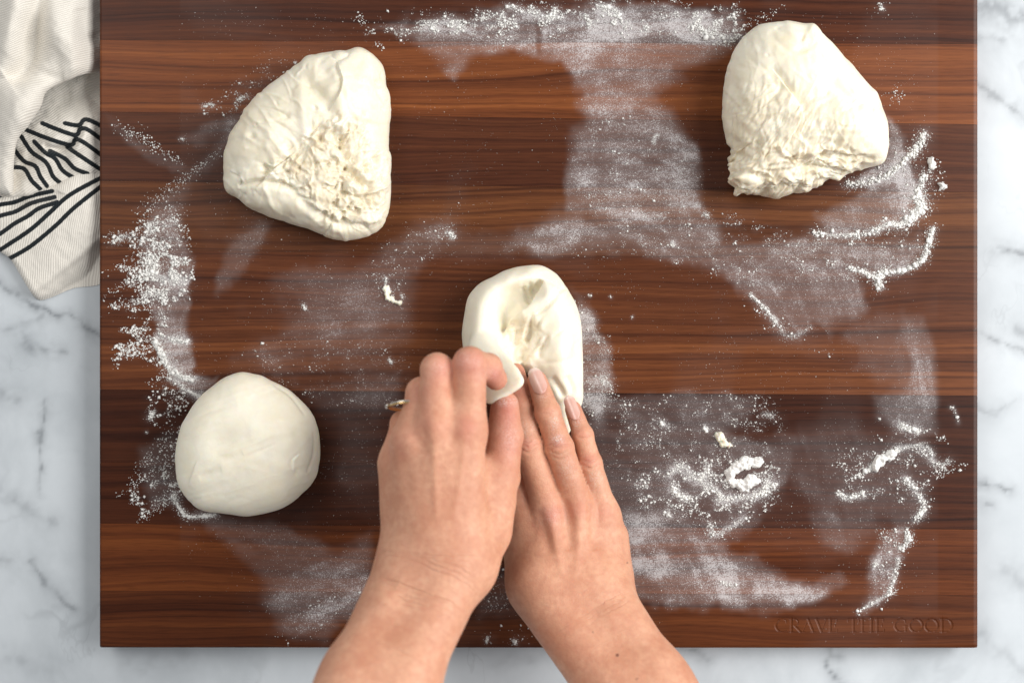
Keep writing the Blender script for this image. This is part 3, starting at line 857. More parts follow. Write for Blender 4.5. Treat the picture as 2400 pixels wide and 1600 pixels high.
def strands(x, y, poly, n, ang, spread, length, width, depth, seed):
    """random short soft ridges and tears inside a polygon"""
    g = np.random.default_rng(seed)
    pa = np.array(poly, float)
    lo, hi = pa.min(0), pa.max(0)
    c = g.uniform(lo, hi, (n * 4, 2))
    c = c[poly_sd(c[:, 0], c[:, 1], poly) < 0][:n]
    out = np.zeros(x.shape)
    for cx_, cy_ in c:
        L_, W_ = g.uniform(*length), g.uniform(*width)
        A_ = ang + g.normal(0, spread)
        m = (np.abs(x - cx_) < L_ * 2.4) & (np.abs(y - cy_) < L_ * 2.4)
        if m.any():
            h = g.uniform(*depth) * (1 if g.uniform() < 0.48 else -1)
            xm, ym = x[m], y[m]
            bend = g.normal(0, 0.25) * (((xm - cx_) * math.cos(A_) + (ym - cy_) * math.sin(A_)) ** 2) / L_
            out[m] += bumpf(xm - bend * math.sin(A_), ym + bend * math.cos(A_), cx_, cy_, L_, W_, A_, h)
    return out


def build_dough(name, V, F, disp, top, mat, deep=None, parent=None, soft=1):
    N = vnormals(V, F)
    V2 = V + N * (disp * top)[:, None]
    V2[:, 2] = np.maximum(V2[:, 2], V[:, 2].min() * 1.0)
    if soft:
        V2 = relax(V2, F, soft, 0.4)
    V2[:, 2] = np.maximum(V2[:, 2], 0.1)
    dp = np.zeros(len(V)) if deep is None else deep
    return obj(name, make_mesh(name, V2, F, {'deep': dp}), mat, parent)


# --- torn wet piece, upper left
UL = [(723, 133), (774, 127), (819, 127), (844, 129), (864, 145), (889, 164), (902, 199), (913, 221), (917, 263), (911, 320), (910, 346), (917, 371),
      (915, 406), (916, 422), (915, 467), (907, 505), (883, 540), (838, 559), (787, 562), (746, 546), (723, 534), (666, 515), (596, 492), (564, 467),
      (532, 448), (526, 393), (538, 342), (541, 323), (557, 298), (580, 256), (612, 221), (644, 192), (679, 164), (704, 148)]
V, F, t, top = polar_mesh(UL, (735, 345), 47, 13, nt=720, nr=160)
x, y = to_px(V)
rough = sstep(18, -28, poly_sd(x + lumps(x, y, 40, 2) * 20, y + lumps(x, y, 40, 5) * 20,
                              [(745, 300), (800, 275), (850, 300), (890, 380), (905, 440), (890, 500), (840, 530), (770, 520), (720, 470), (660, 430), (640, 370), (690, 345)]))
TORN = [(735, 300), (800, 270), (850, 300), (895, 380), (908, 440), (890, 510), (840, 540), (760, 525), (720, 470), (650, 430), (625, 380), (690, 340)]
d = 3.0 * rough * lumps(x, y, 50, 14, 2)
d += strands(x, y, TORN, 150, -0.9, 0.6, (12, 34), (3.0, 7), (0.4, 1.6), 15) + strands(x, y, TORN, 260, -0.6, 0.9, (6, 18), (1.9, 3.4), (0.25, 1.0), 16)
d += strands(x, y, UL, 150, 0.75, 0.5, (20, 60), (3.0, 8), (0.15, 0.75), 17) + strands(x, y, UL, 110, 0, 1.5, (4, 10), (3, 8), (0.2, 0.8), 18) + strands(x, y, UL, 14, 0.7, 0.8, (40, 80), (12, 22), (0.8, 2.0), 20)
d -= 3.0 * sstep(0.62, 0.78, fbm(x / 26, y / 20, octaves=2, seed=23)) * rough
d += bumpf(x, y, 815, 215, 55, 120, 0.5, 6.0) + bumpf(x, y, 600, 330, 70, 70, 0, 3) + bumpf(x, y, 650, 470, 90, 34, 0.35, 4.0)
d += groove(x, y, [(700, 170), (760, 235), (790, 290)], 16, 4.0) + groove(x, y, [(560, 435), (610, 425), (670, 435), (700, 460)], 7, 4.0)
d += groove(x, y, [(700, 460), (745, 500), (800, 530), (860, 525)], 8, 3.5) + groove(x, y, [(770, 310), (800, 345), (825, 390)], 14, 7.0)
d += groove(x, y, [(800, 380), (840, 420), (870, 440)], 9, 6.0) + groove(x, y, [(615, 385), (625, 400), (620, 412)], 6, 4.0)
d += fold(x, y, [(790, 150), (800, 215), (770, 262)], 26, 2.6) + fold(x, y, [(690, 360), (640, 400), (600, 440)], 20, 2.5)
d += bumpf(x, y, 796, 136, 17, 9, 0, 1.8) + groove(x, y, [(775, 132), (790, 146), (812, 143), (820, 130)], 3, 1.0)
d += fold(x, y, [(540, 400), (570, 420), (560, 440)], 15, 1.5)
for cx, cy, r, q in [(884, 200, 9, 2.2), (878, 195, 4, 1.2), (596, 320, 7, 2.2), (603, 293, 4, 1.2), (740, 255, 6, 2.0), (896, 255, 4, 1.0), (850, 270, 5, 1.2),
                     (560, 410, 6, 1.8), (893, 452, 5, 2.0), (835, 490, 6, 3.0), (800, 505, 7, 3.5), (805, 520, 8, 3), (753, 325, 10, 4), (880, 490, 5, 2)]:
    d += bumpf(x, y, cx, cy, r, r * 0.8, 0.6, -q)
silk = sstep(0.45, 0.65, fbm(x / 60, y / 60, octaves=2, seed=39))
d += 1.2 * lumps(x, y, 60, 31, 3)
o = build_dough('dough_piece', V, F, d, top, M_DOUGH, np.clip(0.12 + rough * 0.75, 0, 1))
tag(o, 'ragged triangular lump of raw dough with torn, stringy middle, nearest the towel', 'dough', 'portions of dough on the board')

# --- upper right
UR = [(1791, 58), (1842, 56), (1878, 58), (1905, 64), (1926, 87), (1956, 111), (1977, 141), (2010, 177), (2037, 207), (2058, 234), (2070, 279), (2079, 321),
      (2074, 366), (2061, 384), (2019, 402), (1962, 420), (1905, 447), (1860, 459), (1815, 465), (1764, 456), (1722, 453), (1711, 420), (1717, 384), (1707, 369),
      (1707, 345), (1698, 315), (1695, 261), (1699, 198), (1707, 156), (1728, 108), (1755, 75)]
V, F, t, top = polar_mesh(UR, (1868, 265), 52, 14, nt=720, nr=160)
x, y = to_px(V)
low = sstep(25, -25, poly_sd(x + lumps(x, y, 40, 72) * 18, y + lumps(x, y, 40, 75) * 18,
                            [(1690, 350), (1760, 340), (1850, 350), (1950, 330), (2050, 370), (2000, 420), (1830, 480), (1690, 480)]))
LOWP = [(1700, 340), (1760, 340), (1850, 350), (1950, 335), (2050, 372), (2000, 410), (1830, 460), (1715, 450)]
MIDP = [(1705, 230), (1760, 190), (1880, 230), (1990, 250), (2040, 370), (1850, 385), (1715, 350)]
d = 2.6 * low * lumps(x, y, 44, 84, 2)
d += strands(x, y, LOWP, 140, -0.4, 0.45, (12, 36), (3.0, 7), (0.4, 1.6), 82) + strands(x, y, LOWP, 220, -0.5, 0.7, (7, 20), (1.9, 3.4), (0.25, 1.0), 81) + strands(x, y, MIDP, 110, -1.0, 0.5, (22, 60), (2.6, 6), (0.12, 0.5), 83) + strands(x, y, MIDP, 200, -1.0, 0.3, (14, 40), (1.8, 3.0), (0.08, 0.35), 80)
d += strands(x, y, UR, 130, 0.85, 0.6, (18, 55), (3, 9), (0.10, 0.42), 88) + strands(x, y, UR, 90, 0, 1.5, (4, 10), (3, 8), (0.15, 0.55), 89) + strands(x, y, UR, 14, 0.9, 0.8, (40, 80), (12, 22), (0.8, 2.0), 90)
mid = sstep(30, -30, poly_sd(x, y, [(1730, 200), (1880, 230), (1990, 250), (2020, 370), (1850, 380), (1720, 350)]))
d += fold(x, y, [(1850, 330), (1880, 265), (1860, 225), (1810, 160)], 44, 2.2) + groove(x, y, [(1805, 155), (1835, 200), (1870, 232), (1890, 258)], 13, 2.0)
d += groove(x, y, [(1930, 170), (1960, 200), (2000, 240)], 11, 1.8) + groove(x, y, [(1915, 150), (1945, 180)], 10, 1.0)
d += groove(x, y, [(1720, 368), (1760, 378), (1830, 350)], 10, 4.5) + groove(x, y, [(1870, 375), (1960, 365), (2050, 372)], 8, 3.2)
d += groove(x, y, [(1720, 400), (1750, 400), (1800, 420)], 9, 3.5) + groove(x, y, [(1830, 400), (1900, 395), (1980, 400)], 6, 2.5)
d += groove(x, y, [(1800, 80), (1850, 120), (1890, 110), (1900, 88)], 8, 1.0) + bumpf(x, y, 1845, 95, 34, 24, 0.2, 1.6)
d += bumpf(x, y, 1985, 300, 70, 90, 0.4, 4.0) + bumpf(x, y, 1750, 230, 45, 110, 0, 2.5) + bumpf(x, y, 1760, 410, 30, 16, 0.3, 3)
for cx, cy, r, q in [(2010, 250, 6, 1.8), (2042, 255, 6, 2.0), (1912, 288, 6, 1.5), (1940, 215, 5, 1.2), (1775, 345, 9, 3), (1955, 330, 10, 1.5), (1795, 365, 6, 2.5), (1995, 378, 8, 2.2),
                     (1880, 90, 5, 1.6), (2032, 225, 9, 1.5)]:
    d += bumpf(x, y, cx, cy, r, r * 1.7, 0.4, -q)
edge = sstep(0.80, 1.0, t) * np.exp(-((x - 1712) / 40) ** 2) * (y > 350)
d += 2.6 * edge * lumps(x, y, 15, 97, 3)
d += 1.3 * lumps(x, y, 60, 99, 3)
o = build_dough('dough_piece', V, F, d, top, M_DOUGH, np.clip(0.12 + low * 0.65 + mid * 0.35, 0, 1))
tag(o, 'rough tall lump of raw dough beside the thick flour ridges at the marble end', 'dough', 'portions of dough on the board')

# --- smooth ball
BALL = [(564, 873), (605, 877), (635, 888), (666, 904), (694, 928), (725, 962), (742, 998), (750, 1044), (750, 1082), (744, 1116), (722, 1144), (691, 1174),
        (656, 1192), (625, 1200), (584, 1209), (546, 1206), (482, 1195), (449, 1174), (428, 1149), (416, 1116), (414, 1070), (417, 1031), (426, 993), (449, 955),
        (482, 919), (523, 888)]
V, F, t, top = polar_mesh(BALL, (582, 1042), 46, 15, nt=480, nr=100, n=2.3)
x, y = to_px(V)
d = 1.3 * lumps(x, y, 90, 111, 2) + bumpf(x, y, 520, 1035, 48, 30, -0.3, -2.6) + bumpf(x, y, 620, 1000, 60, 40, 0, 0.8)
d += groove(x, y, [(570, 1070), (610, 1055), (645, 1040)], 4, 0.45) + groove(x, y, [(500, 1068), (540, 1072), (570, 1062)], 9, 0.7)
d += fold(x, y, [(702, 1065), (686, 1080), (690, 1110)], 16, 1.0) + bumpf(x, y, 694, 1108, 5, 10, 0, -1.0)
d += fold(x, y, [(460, 1080), (450, 1110), (440, 1140)], 22, 0.6) + groove(x, y, [(468, 1120), (495, 1105), (520, 1098)], 11, 1.0) + bumpf(x, y, 488, 1112, 16, 9, 0, -0.6)
d += groove(x, y, [(640, 895), (680, 925), (715, 975)], 4, 0.8) + groove(x, y, [(735, 1010), (738, 1060), (722, 1110)], 4, 0.7)
d += groove(x, y, [(450, 985), (500, 960), (570, 940)], 6, 0.5)
d += strands(x, y, BALL, 70, -0.4, 0.9, (16, 50), (5, 12), (0.08, 0.28), 118)
d += 0.14 * lumps(x, y, 26, 115, 2) + 0.10 * ridged(x, y, -0.35, 160, 14, 117, 1)
o = build_dough('dough_ball', V, F, d, top, M_DOUGH2, 0.12 + 0 * d, soft=2)
tag(o, 'smooth round shaped dough ball resting in flour near the bottom left corner', 'dough', 'portions of dough on the board')

# --- the piece being folded by the hands
CEN = [(1254, 621), (1275, 624), (1301, 640), (1322, 666), (1346, 702), (1356, 736), (1363, 778), (1366, 838), (1368, 891), (1367, 930), (1360, 965), (1340, 1015),
       (1308, 1052), (1280, 1050), (1262, 990), (1247, 930), (1238, 895), (1222, 868), (1205, 878), (1175, 905), (1130, 905), (1098, 880), (1086, 825), (1082, 773), (1087, 736),
       (1092, 702), (1103, 684), (1126, 663), (1158, 648), (1186, 634), (1223, 624)]
V, F, t, top = polar_mesh(CEN, (1240, 815), 34, 13, nt=560, nr=130, n=3.0, m=2.2)
x, y = to_px(V)
N = vnormals(V, F)
topw = np.clip(N[:, 2], 0, 1) ** 0.7
hz = np.zeros(len(V))
hz += -15.0 * sstep(14, -22, poly_sd(x, y, catmull([(1172, 690), (1215, 668), (1262, 662), (1272, 690), (1245, 715), (1210, 735), (1190, 765), (1172, 790), (1165, 740)], 8, True)))
hz += -7.0 * sstep(16, -16, poly_sd(x, y, catmull([(1180, 770), (1215, 750), (1255, 770), (1240, 830), (1215, 852), (1195, 835)], 8, True)))
rq, ra = seg_dist(x, y, catmull([(1235, 645), (1170, 665), (1128, 705), (1120, 760), (1128, 815), (1150, 850)], 6))
hz += (6.0 + 9.0 * ra) * np.exp(-(rq / 30) ** 2)
hz += bumpf(x, y, 1318, 820, 34, 120, -0.05, 6.5) + bumpf(x, y, 1290, 690, 34, 36, 0.5, 4.0)
d = groove(x, y, [(1268, 655), (1252, 690), (1235, 708)], 9, 3.6) + groove(x, y, [(1225, 670), (1232, 690), (1240, 706)], 5, 3.0) + groove(x, y, [(1240, 660), (1246, 682), (1243, 700)], 4, 2.2)
d += fold(x, y, [(1178, 775), (1205, 742), (1245, 722), (1262, 690), (1275, 660)][::-1], 26, 4.5)
d += groove(x, y, [(1320, 672), (1290, 705), (1255, 735)], 6, 2.6) + groove(x, y, [(1310, 690), (1275, 725), (1240, 745)], 5, 2.0)
core = sstep(14, -16, poly_sd(x + lumps(x, y, 20, 201) * 8, y, [(1180, 765), (1235, 735), (1272, 770), (1280, 805), (1260, 840), (1215, 852), (1195, 835)]))
cwx, cwy = x + lumps(x, y, 30, 204, 2) * 10, y + lumps(x, y, 30, 205, 2) * 10
COREP = [(1180, 770), (1235, 735), (1275, 765), (1285, 805), (1260, 845), (1215, 852), (1195, 835)]
d += core * 1.2 * lumps(cwx, cwy, 19, 207, 2) + strands(x, y, COREP, 46, 2.0, 0.35, (10, 26), (3, 5.5), (0.5, 1.7), 208)
d += strands(x, y, CEN, 80, 1.9, 0.6, (14, 45), (4, 9), (0.08, 0.35), 209)
d += groove(x, y, [(1245, 745), (1240, 785), (1228, 800)], 5, 3.5) + groove(x, y, [(1285, 785), (1268, 815), (1262, 840)], 6, 3.0)
d += bumpf(x, y, 1212, 778, 6, 5, 0, -2.0) + bumpf(x, y, 1183, 768, 16, 5, -0.7, -3.0) + bumpf(x, y, 1247, 742, 5, 8, 0.6, -2.6)
d += groove(x, y, [(1292, 790), (1315, 775), (1332, 755)], 4, 1.2) + groove(x, y, [(1330, 880), (1345, 915), (1335, 950)], 7, 3.0) + groove(x, y, [(1290, 885), (1310, 910), (1325, 935)], 8, 3.5)
d += groove(x, y, [(1270, 852), (1310, 848), (1345, 840)], 5, 0.8)
d += 0.7 * lumps(x, y, 50, 211, 2)
# hollows under the pressing fingers
press, _ = seg_dist(x, y, [(1256, 880), (1284, 968), (1311, 1046)])
d += -5.0 * np.exp(-(press / 26) ** 2)
press, _ = seg_dist(x, y, [(1340, 955), (1370, 1020)])
d += -3.0 * np.exp(-(press / 18) ** 2)
front = sstep(870, 1040, y)
hz += -10.0 * front
V1 = V.copy()
V1[:, 2] += hz * topw * top
V1[:, 2] = np.maximum(V1[:, 2], 2.0 * top)
V1 = relax(V1, F, 10, 0.5)
N = vnormals(V1, F)
V1 += N * (d * top)[:, None]
V1 = relax(V1, F, 1, 0.4)
V1[:, 2] = np.maximum(V1[:, 2], 0.1)
deep = np.clip(0.10 + core * 0.8, 0, 1)
# the flap: a swept flat roll lifted by the pinching fingers
path = catmull([(1165, 725, 12), (1142, 765, 24), (1134, 815, 41), (1148, 858, 58), (1170, 896, 73), (1188, 926, 80)], 8)
wid = np.interp(np.linspace(0, 1, len(path)), [0, .2, .4, .6, .8, .93, 1.0], [3.0, 6.5, 11.0, 14.0, 16.0, 15.0, 11.5])
thk = np.interp(np.linspace(0, 1, len(path)), [0, .2, .4, .6, .8, 1.0], [3, 7, 9, 7, 4.6, 2.6])
C3 = PV(path[:, 0], path[:, 1], path[:, 2])
ns = 40
rows = []
for k in range(len(C3)):
    tg = C3[min(k + 1, len(C3) - 1)] - C3[max(k - 1, 0)]
    tg /= np.linalg.norm(tg)
    side = np.cross(tg, [0, 0, 1])
    side /= np.linalg.norm(side)
    side = side + np.array([0, 0, -0.25])
    side /= np.linalg.norm(side)
    up = np.cross(side, tg)
    a = np.linspace(0, 2 * np.pi, ns, endpoint=False)
    e = 0.8
    ca, sa = np.sign(np.cos(a)) * np.abs(np.cos(a)) ** e, np.sign(np.sin(a)) * np.abs(np.sin(a)) ** e
    rows.append(C3[k] + np.outer(ca * wid[k], side) + np.outer(sa * thk[k], up))
tipc = C3[-1] + (C3[-1] - C3[-3]) / np.linalg.norm(C3[-1] - C3[-3]) * 3.0
FV = np.vstack(rows + [[tipc], [C3[0]]])
K = len(C3)
idx = np.arange(K * ns).reshape(K, ns)
nx = np.roll(idx, -1, 1)
q = np.stack([idx[:-1], nx[:-1], nx[1:], idx[1:]], -1).reshape(-1, 4)
FF = np.vstack([q[:, [0, 1, 2]], q[:, [0, 2, 3]],
                np.stack([idx[-1], nx[-1], np.full(ns, K * ns)], -1), np.stack([nx[0], idx[0], np.full(ns, K * ns + 1)], -1)])
FV = relax(FV, FF, 3, 0.4)
fx_, fy_ = to_px(FV)
FV += vnormals(FV, FF) * (0.6 * lumps(fx_, fy_, 30, 221))[:, None]
VV = np.vstack([V1, FV])
FFF = np.vstack([F, FF + len(V1)])
# fuse roll and body into one skin
tmp = obj('fuse', make_mesh('fuse', VV, FFF), None)
rm_ = tmp.modifiers.new('r', 'REMESH')
rm_.mode = 'VOXEL'
rm_.voxel_size = 0.00075
rm_.adaptivity = 0.0
ev = tmp.evaluated_get(bpy.context.evaluated_depsgraph_get())
em = ev.to_mesh()
co_ = np.empty(len(em.vertices) * 3, np.float32)
em.vertices.foreach_get('co', co_)
VV = co_.reshape(-1, 3).astype(float) / MM
em.calc_loop_triangles()
tri_ = np.empty(len(em.loop_triangles) * 3, np.int32)
em.loop_triangles.foreach_get('vertices', tri_)
FFF = tri_.reshape(-1, 3)
ev.to_mesh_clear()
bpy.data.objects.remove(tmp)
VV = relax(VV, FFF, 2, 0.5)
x, y = to_px(VV)
jq, ja = seg_dist(x, y, path[:, :2])
msk = (sstep(105, 60, jq) * sstep(870, 820, y) * sstep(1190, 1165, x) * (VV[:, 2] > 3))[:, None]
sm_ = relax(VV, FFF, 60, 0.55)
VV = VV + (sm_ - VV) * msk
core = sstep(14, -16, poly_sd(x + lumps(x, y, 20, 201) * 8, y, [(1180, 765), (1235, 735), (1272, 770), (1280, 805), (1260, 840), (1215, 852), (1195, 835)])) * sstep(1165, 1185, x)
o = obj('dough_piece', make_mesh('dough_piece', VV, FFF, {'deep': np.clip(0.10 + core * 0.8, 0, 1)}), M_DOUGH2)
tag(o, 'oval dough piece being folded and stretched under both hands', 'dough', 'portions of dough on the board')


# ------------------------------------------------------------------ hands: blended round cones turned into one skin
def surface_nets(Fd, org, h):
    neg = Fd < 0
    c = np.zeros(tuple(s - 1 for s in Fd.shape), np.uint8)
    offs = [(i, j, k) for i in (0, 1) for j in (0, 1) for k in (0, 1)]
    nx, ny, nz = c.shape
    for i, j, k in offs:
        c += neg[i:i + nx, j:j + ny, k:k + nz]
    act = (c > 0) & (c < 8)
    cells = np.argwhere(act)
    cid = np.full(c.shape, -1, np.int32)
    cid[act] = np.arange(len(cells), dtype=np.int32)
    val = np.stack([Fd[cells[:, 0] + i, cells[:, 1] + j, cells[:, 2] + k] for i, j, k in offs], 1)
    acc = np.zeros((len(cells), 3))
    cnt = np.zeros(len(cells))
    for a in range(8):
        for b in range(a + 1, 8):
            da = np.array(offs[b]) - np.array(offs[a])
            if np.abs(da).sum() != 1:
                continue
            va, vb = val[:, a], val[:, b]
            m = (va < 0) != (vb < 0)
            tt = np.where(m, va / np.where(m, va - vb, 1), 0)
            acc += m[:, None] * (np.array(offs[a])[None] + tt[:, None] * da[None])
            cnt += m
    V = np.asarray(org) + h * (cells + acc / cnt[:, None])
    faces = []
    for ax in range(3):
        sl0 = [slice(None)] * 3
        sl1 = [slice(None)] * 3
        sl0[ax], sl1[ax] = slice(0, -1), slice(1, None)
        n0, n1 = neg[tuple(sl0)], neg[tuple(sl1)]
        e = np.argwhere(n0 != n1)
        o1, o2 = (ax + 1) % 3, (ax + 2) % 3
        ok = (e[:, o1] > 0) & (e[:, o2] > 0) & (e[:, o1] < c.shape[o1]) & (e[:, o2] < c.shape[o2])
        e = e[ok]
        q = []
        for d1, d2 in ((-1, -1), (0, -1), (0, 0), (-1, 0)):
            p = e.copy()
            p[:, o1] += d1
            p[:, o2] += d2
            q.append(cid[p[:, 0], p[:, 1], p[:, 2]])
        q = np.stack(q, 1)
        flip = ~n0[e[:, 0], e[:, 1], e[:, 2]]
        q[flip] = q[flip][:, ::-1]
        faces.append(q)
    return V, np.vstack(faces)


class Field:
    def __init__(self, lo, hi, h):
        self.lo, self.h = np.asarray(lo, float), h
        self.n = np.ceil((np.asarray(hi) - self.lo) / h).astype(int) + 1
        self.f = np.full(self.n, 30.0, np.float32)

    def blank(self):
        g = Field.__new__(Field)
        g.lo, g.h, g.n = self.lo, self.h, self.n
        g.f = np.full(self.n, 30.0, np.float32)
        return g

    def cone(self, a, b, ra, rb, k=3.0, flat=None):
        """round cone; flat = (unit axis, factor) squashes the section along an axis"""
        a, b = np.asarray(a, float), np.asarray(b, float)
        m = max(ra, rb) * 1.3 + 12 + k
        i0 = np.maximum(((np.minimum(a, b) - m - self.lo) / self.h).astype(int), 0)
        i1 = np.minimum(((np.maximum(a, b) + m - self.lo) / self.h).astype(int) + 1, self.n)
        if (i1 <= i0).any():
            return self
        sl = tuple(slice(p, q) for p, q in zip(i0, i1))
        X, Y, Z = np.meshgrid(*[(self.lo[d] + self.h * np.arange(i0[d], i1[d])).astype(np.float32) for d in range(3)], indexing='ij')
        d = (b - a)
        L = max(d @ d, 1e-6)
        X, Y, Z = X - a[0], Y - a[1], Z - a[2]
        t = np.clip((X * d[0] + Y * d[1] + Z * d[2]) / L, 0, 1)
        X, Y, Z = X - t * d[0], Y - t * d[1], Z - t * d[2]
        if flat is not None:
            ax, fac = flat
            q = X * ax[0] + Y * ax[1] + Z * ax[2]
            X, Y, Z = X + q * ax[0] * (fac - 1), Y + q * ax[1] * (fac - 1), Z + q * ax[2] * (fac - 1)
        s = np.sqrt(X * X + Y * Y + Z * Z) - (ra + (rb - ra) * t)
        self.f[sl] = smin(self.f[sl], s, k)
        return self

    def join(self, other, k):
        self.f = smin(self.f, other.f, k)
        return self


def smin(a, b, k):
    if k <= 0:
        return np.minimum(a, b)
    h = np.maximum(k - np.abs(a - b), 0) / k
    return np.minimum(a, b) - h * h * k * 0.25


def chain_attr(V, chain):
    """distance along a joint chain and distance from it"""
    best = np.full(len(V), 1e9)
    al = np.zeros(len(V))
    s = 0.0
    for a, b in zip(chain[:-1], chain[1:]):
        d = b - a
        L = np.linalg.norm(d)
        t = np.clip((V - a) @ d / (L * L), 0, 1)
        q = np.linalg.norm(V - a - t[:, None] * d, axis=1)
        m = q < best
        best[m] = q[m]
        al[m] = s + t[m] * L
        s += L
    return al, best


def J(*pts):
    return [P(*p) for p in pts]


def build_hand(spec):
    h = spec.get('h', 0.95)
    f = Field(spec['lo'], spec['hi'], h)
    for a, b, ra, rb, k in spec['palm']:
        f.cone(P(*a), P(*b), ra, rb, k)
    fing = f.blank()
    for ch, rad in spec['fingers']:
        g = f.blank()
        pts = J(*ch)
        for i in range(len(pts) - 1):
            g.cone(pts[i], pts[i + 1], rad[i], rad[i + 1], 2.0)
            # fuller pads between the joints, bonier joints
        for i in range(1, len(pts) - 1):
            g.cone(pts[i], pts[i] + [0, 0, 0.01], rad[i] * 1.03, rad[i] * 1.03, 2.0)
        fing.join(g, spec.get('kk', 0.5))
    f.join(fing, spec.get('kf', 6.0))
    for a, b, ra, rb, k in spec.get('extra', []):
        f.cone(P(*a), P(*b), ra, rb, k)
    V, F = surface_nets(f.f, f.lo, h)
    V = relax(V, F, 3, 0.5)
    N = vnormals(V, F)
    px, py = to_px(V)
    up = np.clip(N[:, 2], 0, 1)
    disp = np.zeros(len(V))
    for kind, *a in spec['detail']:
        if kind == 'bump':
            disp += bumpf(px, py, *a) * up
        else:
            disp += groove(px, py, *a) * up
    disp += 0.35 * (fbm(V[:, 0] / 9, V[:, 1] / 9, V[:, 2] / 9, octaves=3, seed=spec['seed']) - 0.5)
    V = V + N * disp[:, None]
    red = np.zeros(len(V))
    for cx, cy, rx, ry, a in spec['red']:
        red += bumpf(px, py, cx, cy, rx, ry, 0.0, a)
    red = np.clip(red * (0.5 + 0.5 * up), 0, 1.2)
    axial = np.zeros(len(V))
    wr = np.zeros(len(V))
    best = np.full(len(V), 1e9)
    for ch, rad in spec['fingers']:
        al, q = chain_attr(V, J(*ch))
        q = q - rad[1]
        m = q < np.minimum(best, 4.0)
        best[m] = q[m]
        axial[m] = al[m]
    al, q = chain_attr(V, J(*spec['arm_axis']))
    m = best > 3.9
    axial[m] = al[m]
    for cx, cy, rx, ry, a, w in spec['wrinkle']:
        wr = np.maximum(wr, bumpf(px, py, cx, cy, rx, ry, a, w))
    mole = np.zeros(len(V))
    for cx, cy, r in spec.get('mole', []):
        mole = np.maximum(mole, sstep(r, r * 0.4, np.hypot(px - cx, py - cy)) * (N[:, 2] > 0))
    dust = np.zeros(len(V))
    for cx, cy, rx, ry, a in spec.get('dust', []):
        dust = np.maximum(dust, bumpf(px, py, cx, cy, rx, ry, 0.0, a) * up)
    return make_mesh('forearm', V, F, {'red': red, 'axial': axial, 'wrinkle': wr * np.clip(up + 0.2, 0, 1), 'mole': mole, 'dust': dust})


person = bpy.data.objects.new('person', None)
COL.objects.link(person)
pb = P(1200, 1560, 0)
person.location = (pb[0] * MM, pb[1] * MM, 0)
tag(person, 'person with bare forearms working the dough with both hands', 'person')


def part_of(o, par):
    o.parent = par
    o.matrix_parent_inverse = par.matrix_world.inverted() if par.parent is None else par.matrix_world.inverted()


bpy.context.view_layer.update()

